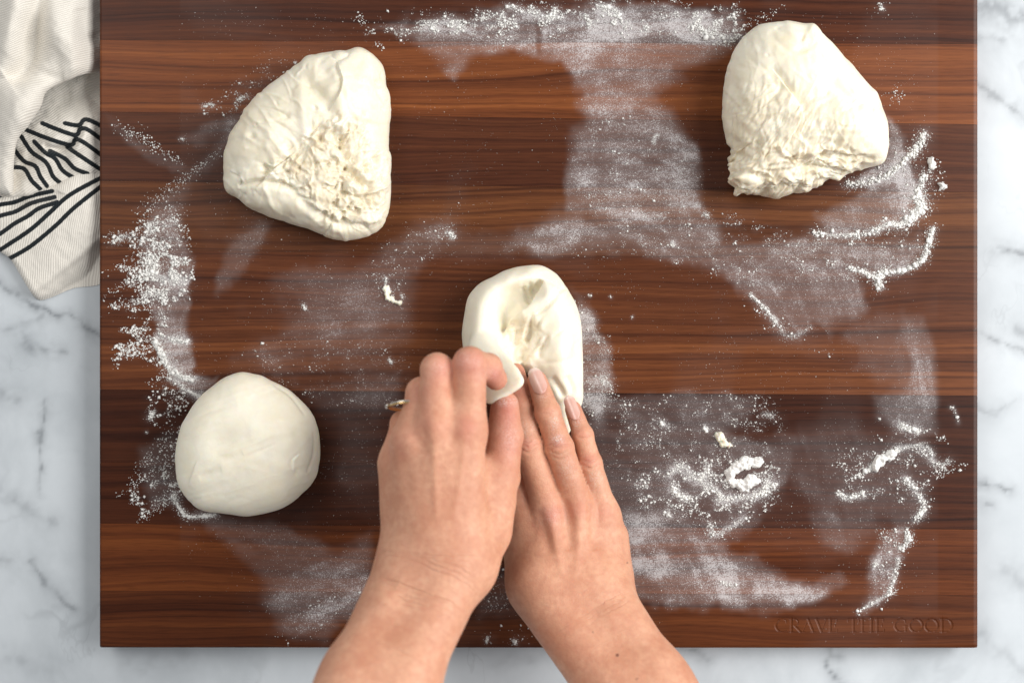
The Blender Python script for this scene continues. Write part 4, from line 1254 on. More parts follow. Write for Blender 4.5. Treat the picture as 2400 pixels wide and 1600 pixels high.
# right hand: flat on the dough, middle finger under the flap, thumb and forefinger under the other hand
R_MID = [(1290, 1203, 52), (1238, 1046, 57), (1220, 955, 46), (1208, 874, 36)]
R_RING = [(1356, 1194, 50), (1311, 1048, 58), (1284, 966, 55), (1259, 892, 47)]
R_PINK = [(1416, 1206, 42), (1383, 1086, 47), (1366, 1020, 46), (1343, 958, 40)]
R_IND = [(1234, 1226, 46), (1200, 1095, 44), (1186, 1010, 30), (1182, 955, 20)]
right = dict(
    seed=301, lo=(-25, -335, 5), hi=(165, 5, 160), h=0.95,
    palm=[((1275, 1372, 56), (1234, 1226, 46), 15.5, 11.0, 0), ((1318, 1366, 60), (1290, 1203, 52), 16, 11.2, 10), ((1360, 1366, 58), (1356, 1194, 50), 16, 10.6, 10),
          ((1412, 1372, 50), (1416, 1206, 42), 15.5, 10.0, 10), ((1432, 1340, 42), (1436, 1260, 38), 14.0, 10.5, 10),
          # wrist and forearm, two parallel bones
          ((1264, 1372, 55), (1448, 1630, 92), 21.5, 20.5, 14), ((1398, 1390, 56), (1536, 1605, 88), 21.5, 20.5, 14),
          ((1452, 1630, 92), (1590, 1860, 126), 20.5, 26.0, 16), ((1536, 1605, 88), (1680, 1820, 120), 20.5, 26.0, 16)],
    fingers=[(R_IND, [10.5, 8.8, 7.8, 6.4]), (R_MID, [10.6, 9.2, 8.2, 6.8]), (R_RING, [10.2, 9.1, 8.1, 6.7]), (R_PINK, [9.6, 7.7, 6.7, 5.5]),
             ([(1243, 1352, 48), (1210, 1240, 40), (1190, 1150, 30), (1178, 1090, 24)], [15.0, 11.5, 9.5, 7.5])],
    kf=7.0,
    arm_axis=[(1400, 1150, 60), (1345, 1380, 60), (1500, 1620, 92), (1640, 1860, 125)],
    detail=[('bump', 1290, 1208, 26, 30, 0.2, 1.6), ('bump', 1356, 1200, 24, 28, 0.1, 1.3), ('bump', 1414, 1212, 22, 26, 0, 0.9),
            # valleys between the knuckles
            ('groove', [(1322, 1170), (1330, 1225), (1338, 1290)], 14, 3.0), ('groove', [(1385, 1170), (1392, 1230), (1396, 1290)], 13, 2.5), ('groove', [(1262, 1190), (1275, 1240), (1290, 1300)], 13, 1.8),
            # extensor tendons
            ('groove', [(1292, 1215), (1303, 1280), (1320, 1350)], 9, -0.9), ('groove', [(1356, 1205), (1356, 1280), (1350, 1350)], 9, -0.8),
            ('groove', [(1480, 1385), (1440, 1400), (1390, 1432)], 18, 0.8), ('bump', 1452, 1405, 22, 20, 0, -0.8), ('bump', 1430, 1440, 30, 30, 0, 1.6),
            # knuckle folds
            ('groove', [(1284, 1053), (1312, 1066), (1340, 1050)], 3, 0.8), ('groove', [(1283, 1040), (1312, 1049), (1339, 1038)], 3, 0.65), ('bump', 1311, 1035, 14, 10, 0, 0.6), ('groove', [(1286, 1062), (1313, 1076), (1340, 1060)], 3, 0.55),
            ('groove', [(1268, 966), (1285, 970), (1302, 961)], 2.5, 0.5), ('groove', [(1268, 957), (1285, 961), (1300, 952)], 2.5, 0.3),
            ('groove', [(1362, 1087), (1385, 1098), (1402, 1086)], 3, 0.75), ('groove', [(1361, 1075), (1384, 1083), (1400, 1073)], 3, 0.65), ('bump', 1381, 1074, 12, 9, 0, 0.5),
            ('groove', [(1353, 1022), (1367, 1027), (1381, 1018)], 2.5, 0.5),
            ('groove', [(1216, 1050), (1240, 1060), (1262, 1046)], 3, 0.75), ('groove', [(1214, 1038), (1240, 1047), (1260, 1034)], 3, 0.65), ('groove', [(1212, 1026), (1236, 1034), (1256, 1022)], 3, 0.35)],
    red=[(1290, 1205, 24, 28, 0.50), (1311, 1040, 24, 16, 0.42), (1381, 1078, 20, 16, 0.50), (1238, 1040, 24, 18, 0.40), (1259, 890, 26, 32, 0.65), (1343, 955, 22, 26, 0.75), (1352, 1195, 24, 20, 0.30),
         (1412, 1200, 20, 20, 0.3), (1210, 900, 30, 50, 0.6), (1368, 1020, 18, 14, 0.35), (1284, 962, 18, 14, 0.25)],
    wrinkle=[(1311, 1048, 40, 26, 0, 0.9), (1283, 962, 30, 12, 0, 0.7), (1381, 1084, 34, 22, 0, 0.9), (1368, 1020, 26, 10, 0, 0.6), (1238, 1042, 40, 26, 0, 0.9), (1330, 1130, 90, 40, 0, 0.35),
             (1430, 1420, 90, 40, 0.5, 0.5), (1330, 1450, 90, 40, -0.2, 0.45), (1400, 1530, 120, 60, 0, 0.3)],
    mole=[(1447, 1534, 5.0), (1470, 1318, 2.6), (1493, 1590, 3.0), (1390, 1480, 2.2)],
    dust=[(1308, 1030, 14, 12, 0.9), (1250, 1000, 8, 30, 0.4), (1268, 930, 20, 12, 0.3), (1350, 1000, 10, 14, 0.3), (1225, 1010, 20, 30, 0.35), (1352, 985, 16, 10, 0.5), (1330, 1100, 30, 40, 0.22), (1395, 1120, 22, 30, 0.25), (1290, 1210, 40, 26, 0.18), (1300, 990, 12, 20, 0.4)])
me = build_hand(right)
hand_r = obj('forearm', me, M_SKIN)
hand_r["label"] = 'right hand laid flat with fingers pressing on the dough'
part_of(hand_r, person)

# left hand: loose fist seen from its back, pinching the flap between thumb and forefinger
L_IND = [(1098, 1008, 111), (1101, 852, 111), (1143, 862, 97), (1163, 888, 89)]
L_MID = [(1022, 1003, 114), (1024, 866, 108), (1046, 878, 84), (1078, 905, 74)]
L_RING = [(964, 1032, 108), (988, 920, 100), (1002, 920, 78), (1030, 940, 68)]
L_PINK = [(930, 1085, 96), (946, 992, 88), (956, 985, 70), (985, 990, 60)]
L_THUMB = [(1136, 1235, 92), (1172, 1118, 82), (1183, 1020, 77), (1183, 948, 73)]
left = dict(
    seed=401, kk=1.3, lo=(-180, -325, 40), hi=(30, 10, 235), h=1.0,
    palm=[((1082, 1308, 112), (1092, 1008, 112), 16.5, 11.5, 0), ((1042, 1312, 116), (1022, 1003, 114), 17, 11.8, 11), ((1000, 1312, 114), (962, 1032, 108), 17, 11.2, 11),
          ((960, 1306, 106), (930, 1085, 96), 15.5, 10.4, 11), ((952, 1250, 96), (938, 1130, 90), 13.0, 11.0, 10), ((1130, 1250, 92), (1095, 1330, 104), 17.5, 16.5, 14),
          ((1040, 1180, 88), (1010, 1080, 84), 18, 16, 14), ((1060, 1040, 106), (1061, 950, 106), 10.5, 9.0, 10), ((993, 1040, 102), (1003, 972, 101), 10, 8.0, 10), ((948, 1075, 94), (962, 1010, 92), 9.5, 7.5, 10), ((1160, 1180, 88), (1112, 1110, 92), 11, 11, 10), ((1130, 1140, 84), (1118, 1105, 84), 10, 9, 8),
          ((1068, 1330, 112), (940, 1600, 150), 20.5, 19.5, 14), ((958, 1338, 108), (838, 1590, 150), 20.5, 19.5, 14),
          ((940, 1600, 150), (835, 1850, 186), 19.5, 24.0, 16), ((838, 1590, 150), (720, 1830, 186), 19.5, 24.5, 16)],
    fingers=[(L_IND, [11.0, 10.0, 8.8, 7.2]), (L_MID, [11.2, 9.8, 8.6, 7.0]), (L_RING, [10.8, 9.2, 8.0, 6.6]), (L_PINK, [9.8, 8.0, 7.0, 6.0]),
             (L_THUMB, [15.5, 12.2, 11.4, 9.0])],
    kf=7.0,
    arm_axis=[(1030, 1000, 110), (1020, 1320, 112), (890, 1595, 150), (775, 1840, 186)],
    detail=[('bump', 1092, 1006, 26, 28, 0, 1.4), ('bump', 1018, 1000, 24, 26, 0, 1.4), ('bump', 960, 1034, 22, 24, 0, 1.1),
            ('groove', [(1056, 960), (1056, 1010), (1058, 1050)], 15, 0.9), ('groove', [(990, 985), (990, 1030), (996, 1070)], 14, 0.8), ('groove', [(938, 1050), (948, 1110), (960, 1160)], 14, 0.7),
            ('groove', [(1090, 1020), (1080, 1120), (1062, 1220)], 10, -0.7), ('groove', [(1018, 1015), (1020, 1120), (1024, 1220)], 10, -0.7),
            ('groove', [(850, 1372), (890, 1358), (930, 1372)], 16, 1.5), ('bump', 905, 1408, 32, 36, 0, 1.8)],
    red=[(1092, 1000, 24, 40, 0.45), (1000, 1000, 40, 40, 0.25), (1100, 850, 50, 44, 0.62), (1028, 860, 36, 40, 0.45), (1160, 880, 26, 26, 0.75), (985, 920, 36, 40, 0.35), (1190, 960, 34, 60, 0.70), (1190, 1050, 34, 50, 0.5),
         (935, 1040, 40, 50, 0.25)],
    wrinkle=[(985, 1385, 170, 70, 0.12, 1.0), (1000, 1330, 160, 50, 0.12, 0.9), (940, 1480, 170, 70, 0.2, 0.8), (1095, 860, 40, 24, 0, 0.4), (1026, 868, 34, 24, 0, 0.4), (860, 1560, 160, 50, 0.2, 0.35)],
    mole=[], dust=[(1212, 935, 12, 16, 0.8), (1180, 940, 30, 12, 0.5), (1150, 880, 26, 20, 0.4), (1100, 840, 40, 22, 0.25), (1030, 860, 34, 24, 0.2), (1195, 1020, 20, 40, 0.3)])
me = build_hand(left)
hand_l = obj('forearm', me, M_SKIN)
hand_l["label"] = 'left hand curled in a loose fist pinching up the dough flap'
part_of(hand_l, person)


# ------------------------------------------------------------------ fingernails
def nail(base, tip, width, lift, parent, roll=0.0):
    """curved almond plate from the cuticle to the free edge"""
    b, e = P(*base), P(*tip)
    ax = e - b
    L = np.linalg.norm(ax)
    ax /= L
    up = np.array([roll, 0, 1.0]) - ax * (np.array([roll, 0, 1.0]) @ ax)
    up /= np.linalg.norm(up)
    sd = np.cross(ax, up)
    nu, nv = 17, 25
    Vn, tipv = [], []
    for layer in (0, 1):
        for j in range(nv):
            v = j / (nv - 1)
            w = width * 0.5 * (min(1.0, 0.60 + 1.5 * v) if v < 0.3 else 1.0)
            w *= math.sqrt(max(0.0, 1 - ((v - 0.42) / 0.585) ** 4)) if v > 0.42 else 1.0
            w = max(w, 0.25)
            if v < 0.22:
                w *= math.sqrt(max(0.02, 1 - ((0.22 - v) / 0.235) ** 2))
            for i in range(nu):
                u = (i / (nu - 1) - 0.5) * 2
                x = u * w
                R = width * 0.62
                z = math.sqrt(max(R * R - x * x, 0)) - R
                z += 0.9 * math.sin(math.pi * min(v * 0.75 + 0.12, 1)) + lift - 1.0
                if layer:
                    z -= 0.55
                Vn.append(b + ax * (v * L) + sd * x + up * z)
                tipv.append(v)
    Vn = np.array(Vn)
    n = nu * nv
    I = np.arange(n).reshape(nv, nu)
    Ft = np.stack([I[:-1, :-1], I[:-1, 1:], I[1:, 1:], I[1:, :-1]], -1).reshape(-1, 4)
    Fb = Ft[:, ::-1] + n
    lp = np.concatenate([I[0, :], I[1:, -1], I[-1, -2::-1], I[-2:0:-1, 0]])
    k = len(lp)
    jj = np.arange(k)
    Sd = np.stack([lp, lp + n, lp[(jj + 1) % k] + n, lp[(jj + 1) % k]], -1)
    Fa = np.vstack([Ft, Fb, Sd])
    c = Vn.mean(0)
    nn = np.cross(Vn[Ft[40, 1]] - Vn[Ft[40, 0]], Vn[Ft[40, 2]] - Vn[Ft[40, 0]])
    if nn @ up < 0:
        Fa = Fa[:, ::-1]
    o = obj('fingernail', make_mesh('fingernail', Vn, Fa, {'tip': np.array(tipv)}), M_NAIL)
    part_of(o, parent)
    return o


bpy.context.view_layer.update()
nail((1271, 921, 60.2), (1246, 862, 52.0), 10.2, 0.0, hand_r, -0.10)
nail((1351, 982, 50.2), (1329, 926, 43.5), 8.2, 0.0, hand_r, -0.05)
nail((1214, 897, 45.5), (1204, 850, 38.0), 10.0, 0.0, hand_r, 0.0)

# ------------------------------------------------------------------ ring on the left ring finger
c0 = P(957, 944, 104)
axd = P(982, 922, 100) - P(962, 1032, 108)
axd /= np.linalg.norm(axd)
e1 = np.cross(axd, [0, 0, 1.0]); e1 /= np.linalg.norm(e1)
e2 = np.cross(e1, axd)
e1 = e1 + 0.22 * axd; e1 /= np.linalg.norm(e1)


def torus(c, a, b, n, R, rw, rt, nu=72, nv=14):
    Vt = []
    for i in range(nu):
        th = 2 * math.pi * i / nu
        rad = a * math.cos(th) + b * math.sin(th)
        for j in range(nv):
            q = 2 * math.pi * j / nv
            Vt.append(c + rad * (R + rt * math.cos(q)) + n * (rw * math.sin(q)))
    I = np.arange(nu * nv).reshape(nu, nv)
    A, B = np.roll(I, -1, 0), np.roll(I, -1, 1)
    C_ = np.roll(A, -1, 1)
    return np.array(Vt), np.stack([I, A, C_, B], -1).reshape(-1, 4)


ring = bpy.data.objects.new('finger_ring', None)
COL.objects.link(ring)
ring.location = tuple(c0 * MM)
tag(ring, 'thin two-tone gold and silver ring on the left hand', 'ring')
bpy.context.view_layer.update()
rc = P(952, 950, 99)
for nm, mt, off, rr in (('silver_band', M_SILVER, 0.5, 10.9), ('gold_band', M_GOLD, -0.55, 10.8)):
    Vt, Ft = torus(rc + axd * off, e1, e2, axd, rr, 0.62, 0.62)
    part_of(obj(nm, make_mesh(nm, Vt, Ft), mt), ring)
# small marquise setting on the outer side of the band
sc = rc - e1 * 11.9 + e2 * 1.0
Vs = []
for i in range(24):
    a = 2 * math.pi * i / 24
    for j, (rr, hh) in enumerate(((1.0, -0.6), (1.0, 0.3), (0.62, 1.0))):
        w = 3.6 * math.cos(a) * rr
        v = 1.7 * math.sin(a) * rr * (1 - 0.35 * abs(math.cos(a)))
        Vs.append(sc + axd * v * 1.2 + e2 * w - e1 * hh)
Vs.append(sc - e1 * 1.15)
Fs = []
for i in range(24):
    for j in range(2):
        a, b = i * 3 + j, ((i + 1) % 24) * 3 + j
        Fs += [[a, b, b + 1], [a, b + 1, a + 1]]
    Fs.append([i * 3 + 2, ((i + 1) % 24) * 3 + 2, 72])
part_of(obj('setting', make_mesh('setting', np.array(Vs), np.array(Fs)), M_SILVER), ring)


# ------------------------------------------------------------------ kitchen towel: three folded layers of one cloth
def pillow(outline, base, heightf, edge, stripes, ang, hem=6.0, step=2.6, zlow=-T + 0.3):
    """layer of folded cloth: top follows heightf(px,py), edges roll down over 'edge' mm and end in a short hem"""
    out = catmull(outline, 8, True)
    lo, hi = out.min(0) - step, out.max(0) + step
    xs, ys = np.arange(lo[0], hi[0] + step, step), np.arange(lo[1], hi[1] + step, step)
    X, Y = np.meshgrid(xs, ys)
    sh = X.shape
    X, Y = X.ravel(), Y.ravel()
    sd = poly_sd(X, Y, out)
    I = np.arange(len(X)).reshape(sh)
    Fq = np.stack([I[:-1, :-1], I[:-1, 1:], I[1:, 1:], I[1:, :-1]], -1).reshape(-1, 4)
    Fq = Fq[(sd[Fq] < 0).any(1)]
    # pull the vertices outside onto the outline
    ring_ = np.vstack([out, out[:1]])
    o_ = np.where(sd > 0)[0]
    o_ = np.intersect1d(o_, np.unique(Fq))
    bx, by, bd = X[o_].copy(), Y[o_].copy(), np.full(len(o_), 1e9)
    for i in range(len(ring_) - 1):
        p, q = ring_[i], ring_[i + 1]
        dd = q - p
        tq = np.clip(((X[o_] - p[0]) * dd[0] + (Y[o_] - p[1]) * dd[1]) / max(dd @ dd, 1e-9), 0, 1)
        cx_, cy_ = p[0] + tq * dd[0], p[1] + tq * dd[1]
        e_ = np.hypot(X[o_] - cx_, Y[o_] - cy_)
        m_ = e_ < bd
        bd[m_], bx[m_], by[m_] = e_[m_], cx_[m_], cy_[m_]
    X[o_], Y[o_] = bx, by
    used = np.unique(Fq)
    rm = np.full(len(X), -1)
    rm[used] = np.arange(len(used))
    X, Y, Fq = X[used], Y[used], rm[Fq]
    inner = np.maximum(-poly_sd(X, Y, out), 0) * PXMM
    k = np.clip(inner / edge, 0, 1)
    Z = heightf(X, Y) - edge * (1 - np.sqrt(1 - (1 - k) ** 2))
    # hem: boundary edges dropped a little
    E = np.vstack([Fq[:, [i, (i + 1) % 4]] for i in range(4)])
    key = np.sort(E, 1)
    _, inv, cnt = np.unique(key, axis=0, return_inverse=True, return_counts=True)
    B = E[cnt[inv.ravel()] == 1]
    bvs = np.unique(B)
    n0 = len(X)
    mp = np.full(n0, -1)
    mp[bvs] = n0 + np.arange(len(bvs))
    S = np.stack([B[:, 1], B[:, 0], mp[B[:, 0]], mp[B[:, 1]]], -1)
    X, Y, Z = np.r_[X, X[bvs]], np.r_[Y, Y[bvs]], np.r_[Z, Z[bvs] - hem]
    Z = np.maximum(Z, zlow)
    Fq = np.vstack([Fq, S])
    Vv = PV(X, Y, Z)
    Vv[:, 0] = np.where(Vv[:, 2] < 1.0, np.minimum(Vv[:, 0], BX0 - 0.8), Vv[:, 0])    # cloth never enters the board
    Ft = np.vstack([Fq[:, [0, 2, 1]], Fq[:, [0, 3, 2]]])
    stripe = np.full(len(Vv), 60.0)
    for s_ in stripes:
        q, _ = seg_dist(X, Y, catmull(s_, 6) if len(s_) > 2 else s_)
        stripe = np.minimum(stripe, q)
    return Vv, Ft, stripe, ang(X, Y)


def hA(x, y):
    z = 8 + 10 * np.exp(-((x - 60 - (y - 100) * -0.1) / 75) ** 2)
    z += bumpf(x, y, 20, 60, 34, 120, 0.25, 14) + bumpf(x, y, 150, 90, 40, 70, -0.5, 13) + bumpf(x, y, 40, 260, 60, 70, 0.5, 10)
    z += groove(x, y, [(100, -60), (85, 60), (70, 150), (20, 190)], 24, 12) + groove(x, y, [(-40, 190), (60, 185), (150, 180)], 14, 3) + groove(x, y, [(190, 20), (200, 80), (240, 90)], 16, 4)
    z += 2.2 * lumps(x, y, 60, 501, 3)
    return z - 24 * sstep(165, 245, x) - 10 * sstep(330, 460, y)


def hB(x, y):
    z = -9 + 6 * bumpf(x, y, 130, 330, 120, 60, 0.3, 1.0)
    z += bumpf(x, y, 190, 330, 16, 50, 0.5, 7) + bumpf(x, y, 110, 365, 18, 34, 0.6, 6) + bumpf(x, y, 70, 400, 30, 30, 0, 3) + groove(x, y, [(100, 345), (150, 350), (180, 325)], 9, 6.0)
    z += groove(x, y, [(170, 300), (185, 310), (175, 345)], 8, 3) + 1.4 * lumps(x, y, 30, 511, 3)
    return z - 5 * sstep(200, 245, x) - 11 * sstep(300, 220, y)


def hC(x, y):
    # ridge running from the right edge of the frame down to the hem
    z = -10 + bumpf(x, y, 170, 500, 120, 70, -0.6, 7)
    z += groove(x, y, [(140, 450), (129, 460), (60, 470), (-20, 500)], 12, 3.5) + bumpf(x, y, 120, 475, 20, 60, 0.9, 3) + bumpf(x, y, 40, 530, 40, 24, -0.4, 3)
    line = (y - 684) + (x - 83) * (684 - 567) / (232 - 83)
    z -= np.clip(line, 0, 200) * 0.14 + 3.0 * sstep(-12, 12, line)
    z += 1.0 * lumps(x, y, 40, 521, 3)
    return z - 4 * sstep(200, 245, x)


SB = [[(152, 289), (184, 294), (202, 280), (246, 300)], [(99, 289), (133, 303), (177, 317), (188, 303), (207, 305), (246, 334)],
      [(60, 304), (110, 324), (165, 340), (177, 327), (198, 335), (246, 370)], [(50, 320), (74, 356), (108, 381), (124, 413), (140, 428)],
      [(80, 332), (106, 358), (129, 372), (147, 400), (175, 418)], [(117, 354), (152, 372), (175, 395), (205, 407)], [(158, 345), (184, 363), (246, 404)],
      [(30, 346), (55, 377), (83, 390), (94, 413), (110, 436)], [(20, 393), (55, 395), (74, 423), (95, 444)]]
SC = [[(-60, 470), (0, 458), (60, 446), (110, 436)], [(-60, 496), (0, 480), (34, 474), (70, 460), (122, 448)], [(-60, 530), (0, 506), (36, 496), (74, 476), (128, 462)],
      [(-60, 585), (0, 548), (34, 524), (66, 506), (92, 488), (134, 474)], [(-10, 592), (69, 540), (119, 496), (165, 456), (246, 412)],
      [(10, 612), (69, 579), (129, 530), (175, 486), (246, 430)]]
OA = [(-150, -90), (60, -95), (246, -90), (250, 30), (248, 150), (180, 180), (112, 213), (96, 250), (66, 296), (40, 332), (32, 395), (30, 452), (8, 456), (-60, 440), (-150, 430)]
OB = [(-20, 300), (40, 220), (100, 170), (180, 130), (250, 110), (250, 300), (248, 410), (190, 420), (120, 440), (60, 460), (-20, 450)]
OC = [(-150, 440), (-20, 425), (60, 440), (125, 434), (160, 415), (248, 385), (250, 520), (250, 652), (170, 676), (108, 701), (82, 697), (52, 652), (26, 610), (2, 592), (-60, 560), (-150, 540)]
wa = lambda ax_, ay_, per: (lambda x, y: (x * ax_ + y * ay_) / per + 0.8 * fbm(x / 60, y / 60, octaves=2, seed=77))
parts = [pillow(OC, -26, hC, 4.0, SC, wa(1.0, 0.15, 17.0)),
         pillow(OB, -28, hB, 3.0, SB, wa(0.5, 0.9, 17.0)),
         pillow(OA, -10, hA, 8.0, [], wa(0.35, 1.0, 17.0), hem=12.0)]
Vs, Fs, ss, aa, n0 = [], [], [], [], 0
for Vv, Ft, st_, a_ in parts:
    Vs.append(Vv); Fs.append(Ft + n0); ss.append(st_); aa.append(a_)
    n0 += len(Vv)
Va, Fa = np.vstack(Vs), np.vstack(Fs)
if vnormals(Va, Fa)[:, 2].mean() < 0:
    Fa = Fa[:, ::-1]
tw = obj('kitchen_towel', make_mesh('kitchen_towel', Va, Fa, {'stripe': np.concatenate(ss), 'weave': np.concatenate(aa)}), M_CLOTH)
tag(tw, 'crumpled cream cotton towel with black stripes beside the board', 'towel')


# ------------------------------------------------------------------ loose flour: grains and clumps on the wood
def merge(base_sets, pos, rot, scl, pick):
    """many small shapes in one mesh"""
    Vo, Fo, off = [], [], 0
    for b, (bv, bf) in enumerate(base_sets):
        m = pick == b
        n = int(m.sum())
        if not n:
            continue
        v = bv[None] * scl[m][:, None, :]
        c, s = np.cos(rot[m])[:, None], np.sin(rot[m])[:, None]
        x = v[:, :, 0] * c - v[:, :, 1] * s
        y = v[:, :, 0] * s + v[:, :, 1] * c
        v = np.stack([x, y, v[:, :, 2]], -1) + pos[m][:, None, :]
        Vo.append(v.reshape(-1, 3))
        Fo.append((bf[None] + (np.arange(n) * len(bv))[:, None, None]).reshape(-1, 3) + off)
        off += n * len(bv)
    return np.vstack(Vo), np.vstack(Fo)


OCT_V = np.array([[1, 0, 0], [0, 1, 0], [-1, 0, 0], [0, -1, 0], [0, 0, 1], [0, 0, -0.6]], float)
OCT_F = np.array([[0, 1, 4], [1, 2, 4], [2, 3, 4], [3, 0, 4], [1, 0, 5], [2, 1, 5], [3, 2, 5], [0, 3, 5]])
octs = []
for k in range(6):
    octs.append((OCT_V * RNG.uniform(0.65, 1.25, (6, 1)) + RNG.normal(0, 0.12, (6, 3)), OCT_F))
import bmesh
clumps = []
for k in range(8):
    bm = bmesh.new()
    bmesh.ops.create_icosphere(bm, subdivisions=1, radius=1.0)
    bm.verts.ensure_lookup_table()
    bv = np.array([v.co[:] for v in bm.verts])
    bf = np.array([[v.index for v in f.verts] for f in bm.faces])
    bm.free()
    q = bv * 1.7 + k * 7.7
    r = 0.55 + 0.9 * fbm(q[:, 0], q[:, 1], q[:, 2], octaves=3, seed=600 + k) + 0.25 * vnoise(q[:, 0] * 3, q[:, 1] * 3, q[:, 2] * 3, seed=k)
    bv = bv * r[:, None] * 0.85
    bv[:, 2] = np.maximum(bv[:, 2], -0.3)
    clumps.append((bv, bf))

DOUGHS = [UL, UR, BALL, CEN]


def on_board(px, py):
    ok = (px > 238) & (px < 2287) & (py > -20) & (py < 1512)
    for dpoly in DOUGHS:
        ok &= poly_sd(px, py, dpoly) > -14
    return ok


gp, gr = [], []      # grain positions (px) and radii (mm)
# fine grains wherever the film lies
n = 190000
cx = RNG.uniform(236, 2290, n)
cy = RNG.uniform(-20, 1514, n)
pr = flour_at(cx, cy)
keep = RNG.uniform(0, 1, n) < pr ** 1.3 * 0.85
gp.append(np.stack([cx[keep], cy[keep]], 1))
gr.append(RNG.lognormal(math.log(0.135), 0.35, keep.sum()))
# single specks everywhere
n = 11000
c_ = np.stack([RNG.uniform(420, 2150, n), RNG.uniform(20, 1400, n)], 1)
k_ = RNG.uniform(0, 1, n) < fbm(c_[:, 0] / 110, c_[:, 1] / 110, octaves=3, seed=88) ** 2 * 2.2
gp.append(c_[k_]); gr.append(RNG.lognormal(math.log(0.12), 0.35, k_.sum()))
# coarser grains
for poly, n, r, cl in COARSE:
    pa = np.array(poly, float)
    lo, hi = pa.min(0), pa.max(0)
    c_ = RNG.uniform(lo - 10, hi + 10, (n * 5, 2))
    w1 = (fbm(c_[:, 0] / 34, c_[:, 1] / 34, octaves=3, seed=91) - 0.5) * 40
    ok = poly_sd(c_[:, 0] + w1, c_[:, 1] + w1, poly) < 6 * RNG.normal(0, 1, len(c_))
    ok &= RNG.uniform(0, 1, len(c_)) < sstep(cl - 0.08, cl + 0.16, fbm(c_[:, 0] / 24, c_[:, 1] / 18, octaves=4, seed=95, gain=0.65))
    c_ = c_[ok][:int(n * 0.62)]
    gp.append(c_)
    gr.append(np.minimum(RNG.lognormal(math.log(r * 0.70), 0.62, len(c_)), 1.2))
# streaks flicked outwards on the left
for a, b, n in [((430, 500), (245, 572), 220), ((420, 560), (240, 640), 160), ((400, 600), (235, 705), 200), ((400, 700), (240, 720), 200), ((380, 790), (262, 835), 160), ((420, 860), (340, 900), 90),
                ((420, 1060), (265, 1170), 160), ((430, 1130), (312, 1235), 160), ((410, 1000), (300, 1120), 100), ((275, 290), (440, 390), 200), ((320, 505), (560, 320), 260), ((1750, 60), (1850, 10), 60),
                ((2090, 210), (2110, 245), 40), ((2180, 1110), (2275, 1085), 90), ((2060, 20), (2070, 15), 25), ((840, 30), (845, 60), 40)]:
    tt_ = RNG.beta(1.3, 2.0, n)
    wd = 3 + 10 * (1 - tt_)
    c_ = np.array(a) + np.outer(tt_, np.array(b) - np.array(a)) + RNG.normal(0, 1, (n, 2)) * wd[:, None]
    gp.append(c_); gr.append(RNG.lognormal(math.log(0.32), 0.4, n))
gp = np.vstack(gp)
gr = np.concatenate(gr)
ok = on_board(gp[:, 0], gp[:, 1])
gp, gr = gp[ok], gr[ok]
pos = PV(gp[:, 0], gp[:, 1], np.zeros(len(gp)))
pos[:, 2] = gr * 0.35
scl = gr[:, None] * RNG.uniform(0.75, 1.3, (len(gr), 3))
Vg, Fg = merge(octs, pos, RNG.uniform(0, 6.28, len(gr)), scl, RNG.integers(0, 6, len(gr)))
o = obj('flour_grains', make_mesh('flour_grains', Vg, Fg, smooth=True), M_FLOUR)
tag(o, 'fine white flour scattered over the walnut board', 'flour', kind='stuff')

# clumps along the ridges
cp, cr, cz = [], [], []
for line, w, n, r in RIDGES:
    L = catmull(line, 10) if len(line) > 2 else np.array(line, float)
    n = int(n * 3.2)
    k = RNG.integers(0, len(L) - 1, n)
    u = RNG.uniform(0, 1, (n, 1))
    q = L[k] * (1 - u) + L[k + 1] * u
    lw = 0.35 + 1.2 * fbm(q[:, 0] / 12, q[:, 1] / 12, octaves=2, seed=701)
    off = RNG.normal(0, 1, (n, 2)) * 0.5
    cp.append(q + off * (w * lw)[:, None])
    rr_ = np.clip(RNG.lognormal(math.log(r * 0.29), 0.55, n), 0.16, 1.9)
    cr.append(rr_)
    cz.append(rr_ * 0.2 + np.exp(-(off ** 2).sum(1) * 2.5) * RNG.uniform(0, 1, n) * r * 1.1 * lw)
    # crumbs round the ridge
    cp.append(q + RNG.normal(0, 1, (n, 2)) * w * 1.2)
    rr_ = np.clip(RNG.lognormal(math.log(r * 0.16), 0.45, n), 0.10, 0.7)
    cr.append(rr_)
    cz.append(rr_ * 0.3)
cp = np.vstack(cp)
cr = np.concatenate(cr)
cz = np.concatenate(cz)
ok = on_board(cp[:, 0], cp[:, 1])
cp, cr, cz = cp[ok], cr[ok], cz[ok]
pos = PV(cp[:, 0], cp[:, 1], np.zeros(len(cp)))
pos[:, 2] = cz
scl = cr[:, None] * np.stack([RNG.uniform(0.8, 1.4, len(cr)), RNG.uniform(0.8, 1.3, len(cr)), RNG.uniform(0.6, 1.0, len(cr))], 1)
big = cr > 0.45
Vc, Fc = merge(clumps, pos[big], RNG.uniform(0, 6.28, big.sum()), scl[big], RNG.integers(0, 8, big.sum()))
Vd, Fd = merge(octs, pos[~big], RNG.uniform(0, 6.28, (~big).sum()), scl[~big], RNG.integers(0, 6, (~big).sum()))
o = obj('flour_clumps', make_mesh('flour_clumps', np.vstack([Vc, Vd]), np.vstack([Fc, Fd + len(Vc)])), M_FLOUR)
tag(o, 'thick white ridges of clumped flour pushed across the walnut board', 'flour', kind='stuff')


